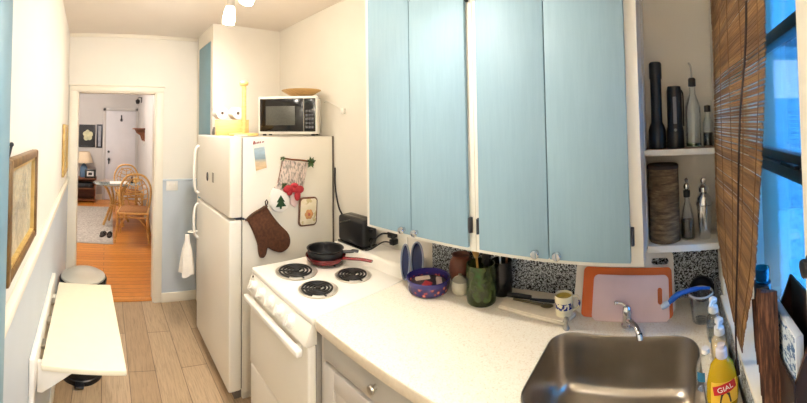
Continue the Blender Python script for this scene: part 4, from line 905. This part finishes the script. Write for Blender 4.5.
utensil('silicone_spatula', 'white spatula standing in the black crock', (1.484, .748, CZ + .012), (1.476, .756, CZ + .282), .005, box((-.022, -.004, -.04), (.022, .004, .036), .003), M['whitesat'], 'spatula', ut2)
utensil('wooden_spoon', 'brown wooden spoon standing in the black crock', (1.495, .74, CZ + .012), (1.502, .716, CZ + .272), .006, ball((0, 0, 0), 1, 14, (.022, .008, .034)), M['brownwood'], 'spoon', ut2)

sp_ = thing('lidded_pot', 'small grey-white ceramic pot with lid beside the green jar', 'pot', (1.393, .917, CZ + .0005))
cer = plain('stoneware', rgb(206, 200, 180), .3, var=.08, scale=30)
MB(lathe([(0, 0), (.026, 0), (.038, .014), (.043, .034), (.039, .052), (.034, .058), (0, .058)], 32)).build('pot', cer, sp_, local=True)
MB(lathe([(.036, .0585), (.038, .061), (.028, .072), (.012, .078), (.008, .082), (.010, .088), (0, .091)], 32)).build('lid', plain('stoneware_grey', rgb(150, 146, 132), .3), sp_, local=True)
bw_ = thing('patterned_bowl', 'navy and red patterned bowl of packets under the wall cabinet', 'bowl', (1.337, 1.060, CZ + .0005))
pt = NT('folk_pattern'); cz = pt.coords('Object'); vv = pt.add('ShaderNodeTexVoronoi'); pt.link(cz, vv.inputs[0]); vv.inputs['Scale'].default_value = 46
a_ = pt.ramp(vv.outputs['Distance'], [(0, rgb(226, 170, 140)), (.3, rgb(186, 70, 66)), (.42, rgb(64, 36, 84)), (.7, rgb(46, 34, 92))])
sz = pt.add('ShaderNodeSeparateXYZ'); pt.link(cz, sz.inputs[0])
bd_ = pt.ramp(sz.outputs[2], [(0, (1, 1, 1, 1)), (.042, (1, 1, 1, 1)), (.046, (0, 0, 0, 1))])
pt.base(pt.mix(bd_, rgb(52, 44, 116), a_)); pt.set(Roughness=.22)
MB(lathe([(0, .002), (.080, 0), (.094, .008), (.100, .030), (.102, .060), (.105, .064), (.102, .067), (.096, .062), (.094, .03), (.086, .010), (0, .008)], 44)).build('bowl', pt.m, bw_, local=True)
gp = 'packets lying in the patterned bowl'
for (dx, dy, z, sx, sy, rz, c, lab_) in ((-.030, -.015, .040, .026, .020, 20, rgb(196, 50, 60), 'red packet lying in the patterned bowl'), (.012, .045, .040, .036, .013, -35, rgb(226, 206, 190), 'cream packet at the left in the patterned bowl'), (.030, -.04, .042, .036, .014, 40, rgb(206, 180, 170), 'pinkish packet at the right in the patterned bowl')):
    m_ = Matrix.Translation((1.337 + dx, 1.060 + dy, CZ + .0005 + z)) @ Matrix.Rotation(R(rz), 4, 'Z') @ Matrix.Rotation(R(8), 4, 'X')
    tag(MB(xf(box((-sx, -sy, -.008), (sx, sy, .008), .005, 3), m_)).build('sugar_packet', plain('packet_' + lab_[:4], c, .5, var=.15, scale=40)), lab_, 'packet', gp)
fl_ = tag(MB(lathe([(0, 0), (.080, 0), (.088, .026), (0, .028)], 32, (1.337, 1.060, CZ + .0005 + .0112))).build('mixed_sweets', plain('sweets_dark', rgb(52, 34, 46), .5, var=.5, scale=60, bump=.6)), 'dark jumble of wrapped sweets filling the patterned bowl', 'sweets', kind='stuff')
# navy oval dishes on edge
nv = plain('enamel_navy', rgb(24, 40, 92), .25); rimm = plain('enamel_rim', rgb(150, 160, 180), .35)
def oval(label, cx, cy, w, h, rz, lean_):
    t = thing('oval_dish', label, 'dish', (cx, cy, CZ + .0005), rz, 'oval dishes on edge by the stove')
    m_ = Matrix.Translation((0, 0, h / 2 + .002)) @ Matrix.Rotation(lean_, 4, 'Y') @ Matrix.Rotation(-PI / 2, 4, 'Y')
    def e(s, z): return [(h / 2 * s * math.cos(2 * PI * k / 36), w / 2 * s * math.sin(2 * PI * k / 36), z) for k in range(36)]
    MB(xf(loft([e(.5, .0), e(.80, .001), e(.93, .012), e(.91, .013), e(.78, .005), e(.5, .004)]), m_)).build('dish', nv, t, local=True)
    MB(xf(tube(e(.955, .013), .0045, 8, True), m_)).build('rim', rimm, t, local=True)
oval('narrow navy oval dish on edge, left of the two by the stove', 1.360, 1.222, .046, .180, R(28), R(5))
oval('wide navy oval dish on edge, right of the two by the stove', 1.412, 1.188, .066, .185, R(28), R(5))
tag(MB(lathe([(0, 0), (.040, 0), (.056, .03), (.061, .075), (.054, .112), (.042, .130), (.047, .142), (.040, .142), (.036, .13), (0, .125)], 36, (1.487, .972, CZ + .0005))).build('brown_jar', plain('terracotta_brown', rgb(112, 62, 44), .4, var=.25, scale=20)), 'round reddish brown jar at the back behind the lidded pot', 'jar')

# ------------------------------------------------------------------ track light
tl = thing('track_light', 'ceiling track light with frosted glass heads', 'ceiling light', (.76, 1.45, CEIL))
MB(box((.742, .82, CEIL - .022), (.778, 2.12, CEIL - .001), .004)).build('track', M['whitesat'], tl)
frost = emis('frosted_glass_lit', (1, .84, .60, 1), 9)
LAMPS = []
for y, tilt in ((2.05, (-.10, .08)), (1.70, (-.25, 0)), (1.34, (-.35, 0)), (.98, (-.3, -.15))):
    top_ = Vector((.76, y, CEIL - .03)); d = Vector((tilt[0], tilt[1], -1)).normalized()
    p1 = top_ + d * .06; p2 = top_ + d * .13; p3 = top_ + d * .235
    hd = MB(cyl(top_ + Vector((0, 0, .012)), p1, .008), cyl(p1, p2, .022, .027, 24), ball(top_ + d * .055, .014, 12)).build('lamp_head', M['chrome'], tl)
    a, b = frame_for(d)
    prof_ = [(p2, .026), (p2 + d * .03, .034), (p2 + d * .08, .040), (p3, .037)]
    MB(loft([[p + r * (math.cos(2 * PI * k / 28) * a + math.sin(2 * PI * k / 28) * b) for k in range(28)] for p, r in prof_], False, True)).build('lamp_shade', frost, hd)
    LAMPS.append((p3 + d * .02, d))
AIM = [Vector((-.55, 1, -.75)), Vector((-1, .25, -.9)), Vector((-.35, -.1, -1)), Vector((.12, -.5, -1))]
def light(name, typ, loc, energy, color, **kw):
    l = bpy.data.lights.new(name, typ); l.energy = energy; l.color = color
    for k, v in kw.items(): setattr(l, k, v)
    o = bpy.data.objects.new(name, l); COL.objects.link(o); o.location = loc; return o
WARM = (1.0, .93, .84)
for k, (p, d) in enumerate(LAMPS):
    l = light('track_bulb', 'SPOT', p, (22, 14, 10, 16)[k], WARM, shadow_soft_size=.035, spot_size=R(150), spot_blend=1.0)
    light('track_glow', 'POINT', p + Vector((0, 0, -.01)), 2.0, WARM, shadow_soft_size=.045)
    l.rotation_euler = AIM[k].to_track_quat('-Z', 'Y').to_euler()
# unseen fill lights added in the nook behind the viewpoint and the dining room
l = light('nook_fill', 'AREA', (.10, -.85, 2.5), 27, (1, .97, .92), size=.5); 
l = light('dining_fill', 'POINT', (-.9, 6.0, 2.35), 56, (1, .95, .9), shadow_soft_size=.12)

# ------------------------------------------------------------------ dining room
rgm = NT('rug_weave'); nr = rgm.noise(rgm.coords('World', (1, 1, 1)), 30, 4, .7); rgm.base(rgm.ramp(nr, [(.3, rgb(150, 140, 130)), (.55, rgb(190, 182, 172)), (.75, rgb(212, 206, 196))])); rgm.set(Roughness=.95)
rg = thing('rug', 'pale grey woven rug on the dining room floor', 'rug', (-.9, 6.5, 0))
MB(prism([(-2.0, 5.42, .0008), (.13, 5.25, .0008), (.16, 7.62, .0008), (-2.0, 7.7, .0008)], (0, 0, .009), .003)).build('weave', rgm.m, rg)
MB(prism([(-2.0, 5.36, .0008), (.135, 5.19, .0008), (.13, 5.25, .0008), (-2.0, 5.42, .0008)], (0, 0, .005))).build('fringe', plain('rug_fringe', rgb(176, 168, 156), .95), rg)
def make_chair(loc, rz, label):
    t = thing('rattan_chair', label, 'chair', loc, rz, 'rattan chairs at the glass table')
    c = M['rattan']; hw = .22; hd = .21; sh = .44
    # front is -y
    MB(tube(spline([(-hw, -hd, sh), (-hw * .95, hd, sh), (-.1, hd + .03, sh), (.1, hd + .03, sh), (hw * .95, hd, sh), (hw, -hd, sh)], 6) + [(hw * .6, -hd - .02, sh), (-hw * .6, -hd - .02, sh)], .017, 8, True), tube([(-hw, -hd, sh - .06), (-hw, hd, sh - .06), (hw, hd, sh - .06), (hw, -hd, sh - .06)], .012, 6, True)).build('seat_frame', c, t, local=True)
    MB(loft([[(x * s_, y * s_, z) for x, y in rrect(0, 0, .42, .42, .08, 4)] for s_, z in ((.9, sh - .008), (1, sh), (1, sh + .022), (.92, sh + .036))])).build('seat', plain('cane_seat', rgb(150, 100, 52), .7, var=.25, scale=50, bump=.3), t, local=True)
    for sx in (-1, 1):
        pts = spline([(sx * hw, -hd, sh), (sx * (hw + .005), -hd - .005, .2), (sx * (hw + .03), -hd - .03, .012)], 6); MB(tube(pts, .017, 8)).build('leg', c, t, local=True)
        pts = spline([(sx * hw * .95, hd, sh), (sx * (hw - .005), hd + .02, .2), (sx * (hw + .02), hd + .06, .012)], 6); MB(tube(pts, .017, 8)).build('leg', c, t, local=True)
        MB(tube(spline([(sx * hw, -hd + .01, .22), (sx * hw, -.1, .36), (sx * hw, 0, .40), (sx * hw, .1, .36), (sx * hw, hd + .01, .22)], 5), .010, 6)).build('side_brace', c, t, local=True)
    MB(tube(spline([(-hw, -hd, .22), (-.1, -hd, .36), (0, -hd, .39), (.1, -hd, .36), (hw, -hd, .22)], 5), .010, 6)).build('front_brace', c, t, local=True)
    arch = spline([(-hw, hd, sh), (-hw - .025, hd + .03, .62), (-hw - .01, hd + .06, .78), (-.14, hd + .085, .91), (0, hd + .09, .945), (.14, hd + .085, .91), (hw + .01, hd + .06, .78), (hw + .025, hd + .03, .62), (hw, hd, sh)], 6)
    bf = MB(tube(arch, .017, 8)).build('back_frame', c, t, local=True)
    inner = [Vector((p.x * .8, p.y - .004, sh + (p.z - sh) * .86)) for p in arch]
    mb = MB(tube(inner, .010, 6))
    for k in range(5):
        z = .54 + .075 * k; w = hw * (.92 if k < 3 else .72 if k == 3 else .5)
        mb.add(tube(spline([(-w, hd + .02 + .05 * (z - .44), z + .045), (0, hd + .03 + .07 * (z - .44), z - .02), (w, hd + .02 + .05 * (z - .44), z + .045)], 6), .008, 6))
    for sx in (-.5, 0, .5): mb.add(tube(spline([(sx * hw * .8, hd + .01, sh), (sx * hw * 1.2, hd + .04, .66), (sx * hw * .7, hd + .07, .86)], 5), .009, 6))
    mb.build('back_lattice', c, bf, local=True)
    return t
make_chair((.44, 5.42, 0), R(-10), 'rattan chair in front of the glass table, facing the doorway')
c2 = copy_tree(bpy.data.objects['rattan_chair']); c2.location = (.46, 6.95, 0); c2.rotation_euler = (0, 0, R(8)); c2['label'] = 'rattan chair on the far side of the glass table'
dt = thing('dining_table', 'round glass-topped table on curved rattan legs', 'table', (.20, 6.22, .0102))
MB(lathe([(0, .722), (.405, .722), (.412, .727), (.405, .732), (0, .732)], 56)).build('glass_top', tinted('table_glass', (.75, .88, .86, 1), .02, .9), dt, local=True)
for k in range(4):
    a = k * PI / 2 + .5; ca, sa = math.cos(a), math.sin(a)
    MB(tube(spline([(ca * .25, sa * .25, .022), (ca * .17, sa * .17, .2), (ca * .10, sa * .10, .40), (ca * .18, sa * .18, .62), (ca * .27, sa * .27, .715)], 6), .022, 8)).build('leg', M['rattan'], dt, local=True)
MB(tube([(.12 * math.cos(a), .12 * math.sin(a), .36) for a in [2 * PI * k / 20 for k in range(20)]], .013, 8, True)).build('lower_ring', M['rattan'], dt, local=True)
MB(tube([(.26 * math.cos(a), .26 * math.sin(a), .705) for a in [2 * PI * k / 24 for k in range(24)]], .015, 8, True)).build('upper_ring', M['rattan'], dt, local=True)
tag(MB(box((.08, 6.02, (.7435)), (.40, 6.30, .7485), .002)).build('table_mat', M['whitesat']), 'white mat on the round glass table', 'mat')
tag(MB(lathe([(0, 0), (.022, 0), (.024, .06), (.012, .085), (.012, .11), (0, .112)], 16, (.46, 6.15, (.7435)))).build('condiment_bottle', M['black']), 'small dark bottle on the right of the glass table', 'bottle')
tag(MB(lathe([(0, 0), (.032, 0), (.036, .07), (.03, .075), (0, .075)], 16, (.53, 6.22, (.7435)))).build('table_jar', M['pine']), 'small yellow jar on the glass table beside the dark bottle', 'jar')
for k, (x, y, rz, lb_) in enumerate(((-.015, 5.60, -20, 'dark sandal on the rug, left of the pair'), (.085, 5.58, -8, 'dark sandal on the rug, right of the pair'))):
    s_ = thing('sandal', lb_, 'sandal', (x, y, .0102), R(rz), 'pair of sandals on the rug')
    MB(loft([[(px * f_ , py * f_, z) for px, py in [(.038 * math.cos(a) * (1 - .18 * math.sin(a)), .125 * math.sin(a)) for a in [2 * PI * j / 24 for j in range(24)]]] for f_, z in ((.95, 0), (1, .006), (1, .020), (.96, .024))])).build('sole', plain('sole_brown', rgb(54, 42, 34), .7), s_, local=True)
    MB(tube(spline([(-.037, -.03, .018), (-.02, -.035, .055), (.0, -.04, .062), (.02, -.035, .055), (.037, -.03, .018)], 5), .009, 6)).build('strap', M['black'], s_, local=True)
    MB(tube(spline([(-.033, .06, .018), (0, .05, .05), (.033, .06, .018)], 5), .008, 6)).build('strap', M['black'], s_, local=True)
sd = thing('side_cabinet', 'low brown open cabinet holding a black stereo against the far wall', 'cabinet', (-.48, 8.2, 0))
MB(box((-.78, 8.02, 0), (-.76, 8.40, .52)), box((-.24, 8.02, 0), (-.22, 8.40, .52)), box((-.80, 8.0, .52), (-.20, 8.41, .545), .004), box((-.76, 8.03, .04), (-.24, 8.40, .06)), box((-.76, 8.03, .30), (-.24, 8.40, .318)), box((-.76, 8.39, .04), (-.24, 8.40, .52))).build('carcass', M['brownwood'], sd)
sr = thing('stereo', 'black stereo unit inside the low brown cabinet', 'stereo', (-.48, 8.2, .319))
MB(box((-.70, 8.08, .3195), (-.30, 8.36, .42), .006)).build('body', M['black'], sr); MB(box((-.66, 8.076, .36), (-.45, 8.081, .40)), cyl((-.36, 8.08, .375), (-.36, 8.06, .375), .02)).build('front_panel', M['steeldk'], sr)
lm = thing('table_lamp', 'table lamp with cream shade and blue base on the low cabinet', 'lamp', (-.50, 8.23, .5455))
MB(lathe([(0, 0), (.075, 0), (.085, .02), (.095, .10), (.085, .22), (.05, .29), (.02, .31), (.012, .36), (0, .36)], 28)).build('base', plain('lamp_blue', rgb(92, 122, 150), .35), lm, local=True)
MB(lathe([(.215, .34), (.130, .585), (.127, .585), (.212, .34), (.215, .34)], 36)).build('lamp_shade', plain('lampshade_cream', rgb(226, 206, 176), .9, var=.05), lm, local=True)
def frame_on_wall(name, label, x0, x1, z0, z1, fm_, pm_, y=8.45):
    t = thing(name, label, 'picture', ((x0 + x1) / 2, y - .001, z0))
    w = .035
    MB(box((x0, y - .026, z0), (x0 + w, y - .001, z1), .004), box((x1 - w, y - .026, z0), (x1, y - .001, z1), .004), box((x0 + w, y - .026, z0), (x1 - w, y - .001, z0 + w), .004), box((x0 + w, y - .026, z1 - w), (x1 - w, y - .001, z1), .004)).build('frame', fm_, t)
    MB(box((x0 + w, y - .012, z0 + w), (x1 - w, y - .001, z1 - w))).build('print', pm_, t)
    return t
fw1 = frame_on_wall('framed_artwork', 'black square picture with a pale floral centre above the lamp', -.70, -.255, 1.225, 1.76, M['black'], M['iron'])
fmb = MB()
for (dx, dz, s_) in ((0, 0, .09), (-.05, .04, .06), (.06, .03, .07), (-.03, -.06, .06), (.05, -.05, .06), (.0, .09, .05)): fmb.add(ball((-.44 + dx, 8.437, 1.50 + dz), 1, 12, (s_, .004, s_)))
fmb.build('floral_motif', plain('motif_cream', rgb(206, 204, 166), .6, var=.2, scale=20), fw1)
frame_on_wall('framed_artwork', 'narrow dark framed grey picture left of the white door', -.225, -.085, 1.215, 1.77, M['steeldk'], plain('print_grey', rgb(160, 160, 166), .4, var=.25, scale=10))
pf_ = thing('photo_frame', 'small black standing photo frame on the low brown cabinet', 'photo frame', (-.34, 8.05, .5455))
m_ = Matrix.Translation((-.34, 8.03, .547)) @ Matrix.Rotation(R(-10), 4, 'X')
MB(xf(box((-.125, 0, 0), (.125, .015, .20), .003), m_)).build('frame', M['black'], pf_); MB(xf(box((-.075, -.002, .045), (.075, .001, .155)), m_)).build('photo', plain('photo_pale', rgb(200, 196, 190), .5, var=.2, scale=30), pf_)
MB(xf(box((-.045, -.004, .07), (.04, -.0018, .13)), m_)).build('photo_subject', M['black'], pf_)
ws = thing('wall_shelf', 'small brown wooden bracket shelf on the right dining room wall', 'shelf', (.76, 7.0, 1.6))
MB(box((.545, 6.85, 1.665), (.759, 7.35, 1.692), .004)).build('shelf_board', M['brownwood'], ws)
for y in (6.92, 7.26): MB(prism([(.7585, y, 1.664), (.585, y, 1.664), (.62, y, 1.60), (.70, y, 1.54), (.735, y, 1.44), (.7585, y, 1.43)], (0, .022, 0))).build('bracket', M['brownwood'], ws)
tag(MB(box((.752, 6.95, 1.37), (.7595, 7.05, 1.49), .003)).build('light_switch', M['whitesat']), 'pale switch plate under the small bracket shelf', 'switch')
wh = thing('wall_lantern', 'small black lantern-like fitting high on the right dining wall', 'fitting', (.76, 7.6, 2.25))
MB(box((.745, 7.56, 2.24), (.7595, 7.64, 2.36), .004), tube([(.75, 7.6, 2.34), (.70, 7.6, 2.36), (.67, 7.6, 2.33)], .008, 6)).build('bracket', M['black'], wh)
MB(lathe([(0, 0), (.03, .0), (.04, .02), (.05, .07), (.03, .09), (0, .11)], 14, (.67, 7.6, 2.215))).build('lantern', M['black'], wh)

# ------------------------------------------------------------------ outside the window
nh = thing('neighbour_house', 'neighbouring house with a pale glowing pane imitating a reflection, seen through the kitchen window', 'house', (8.5, -3.5, -.5))
sd_ = NT('siding_white'); wv = sd_.add('ShaderNodeTexWave', bands_direction='Z'); sd_.link(sd_.coords('World'), wv.inputs[0]); wv.inputs['Scale'].default_value = 1.2; sd_.base(sd_.ramp(wv.outputs['Fac'], [(0, rgb(205, 216, 226)), (.2, rgb(232, 238, 242))])); sd_.set(Roughness=.7)
MB(box((8, -8, -.5), (10, .5, 3.45))).build('wall', sd_.m, nh)
MB(prism([(7.6, -8.3, 3.40), (7.6, -8.3, 3.55), (9, -8.3, 4.0), (10.4, -8.3, 3.55), (10.4, -8.3, 3.40)], (0, 9.2, 0))).build('roof', plain('roof_grey', rgb(130, 140, 150), .8), nh)
wn = MB(box((7.96, -3.25, 2.10), (8.0, -2.45, 3.12), .01)).build('window_frame', M['whitesat'], nh)
MB(box((7.95, -3.18, 2.16), (7.959, -2.52, 3.06))).build('pane', emis('reflection_glow', (.8, .94, 1, 1), 1.1), wn)  # emissive pane added to imitate a bright reflection in the window glass

# ------------------------------------------------------------------ world, camera, view
w = bpy.data.worlds.new('World'); scene.world = w; w.use_nodes = True
nt = w.node_tree; bgn = nt.nodes['Background']
tcw = nt.nodes.new('ShaderNodeTexCoord'); sxw = nt.nodes.new('ShaderNodeSeparateXYZ'); nt.links.new(tcw.outputs['Generated'], sxw.inputs[0])
crw = nt.nodes.new('ShaderNodeValToRGB'); nt.links.new(sxw.outputs[2], crw.inputs[0])
crw.color_ramp.elements[0].position = 0; crw.color_ramp.elements[0].color = (.055, .36, .90, 1)
crw.color_ramp.elements[1].position = .7; crw.color_ramp.elements[1].color = (.03, .28, .85, 1)
nt.links.new(crw.outputs[0], bgn.inputs[0]); bgn.inputs[1].default_value = 6.0

cam = bpy.data.cameras.new('camera'); co = bpy.data.objects.new('camera', cam); COL.objects.link(co)
cam.type = 'PANO'; cam.panorama_type = 'CENTRAL_CYLINDRICAL'
X0, F, CY = 106.2332, 355.1137, 116.528
cam.central_cylindrical_range_u_min = (0 - X0) / F; cam.central_cylindrical_range_u_max = (807 - X0) / F
cam.central_cylindrical_range_v_min = -(403 - CY) / F; cam.central_cylindrical_range_v_max = CY / F
cam.central_cylindrical_radius = 1.0
cam.clip_start = .01; cam.clip_end = 200
Rc = Matrix.Rotation(math.hypot(-.0339, .0177), 3, Vector((-.0339, .0177, 0)))
co.matrix_world = Matrix.Translation((0, 0, 1.673)) @ Rc.transposed().to_4x4() @ Matrix.Rotation(PI / 2, 4, 'X')
scene.camera = co
vs = scene.view_settings
vs.view_transform = 'Standard'; vs.look = 'None'; vs.gamma = 1; vs.exposure = 1.0
try: vs.use_curve_mapping = False
except Exception: pass
scene.cycles.max_bounces = 10; scene.cycles.transparent_max_bounces = 12
scene.cycles.caustics_reflective = False; scene.cycles.caustics_refractive = False
scene.cycles.sample_clamp_indirect = 6
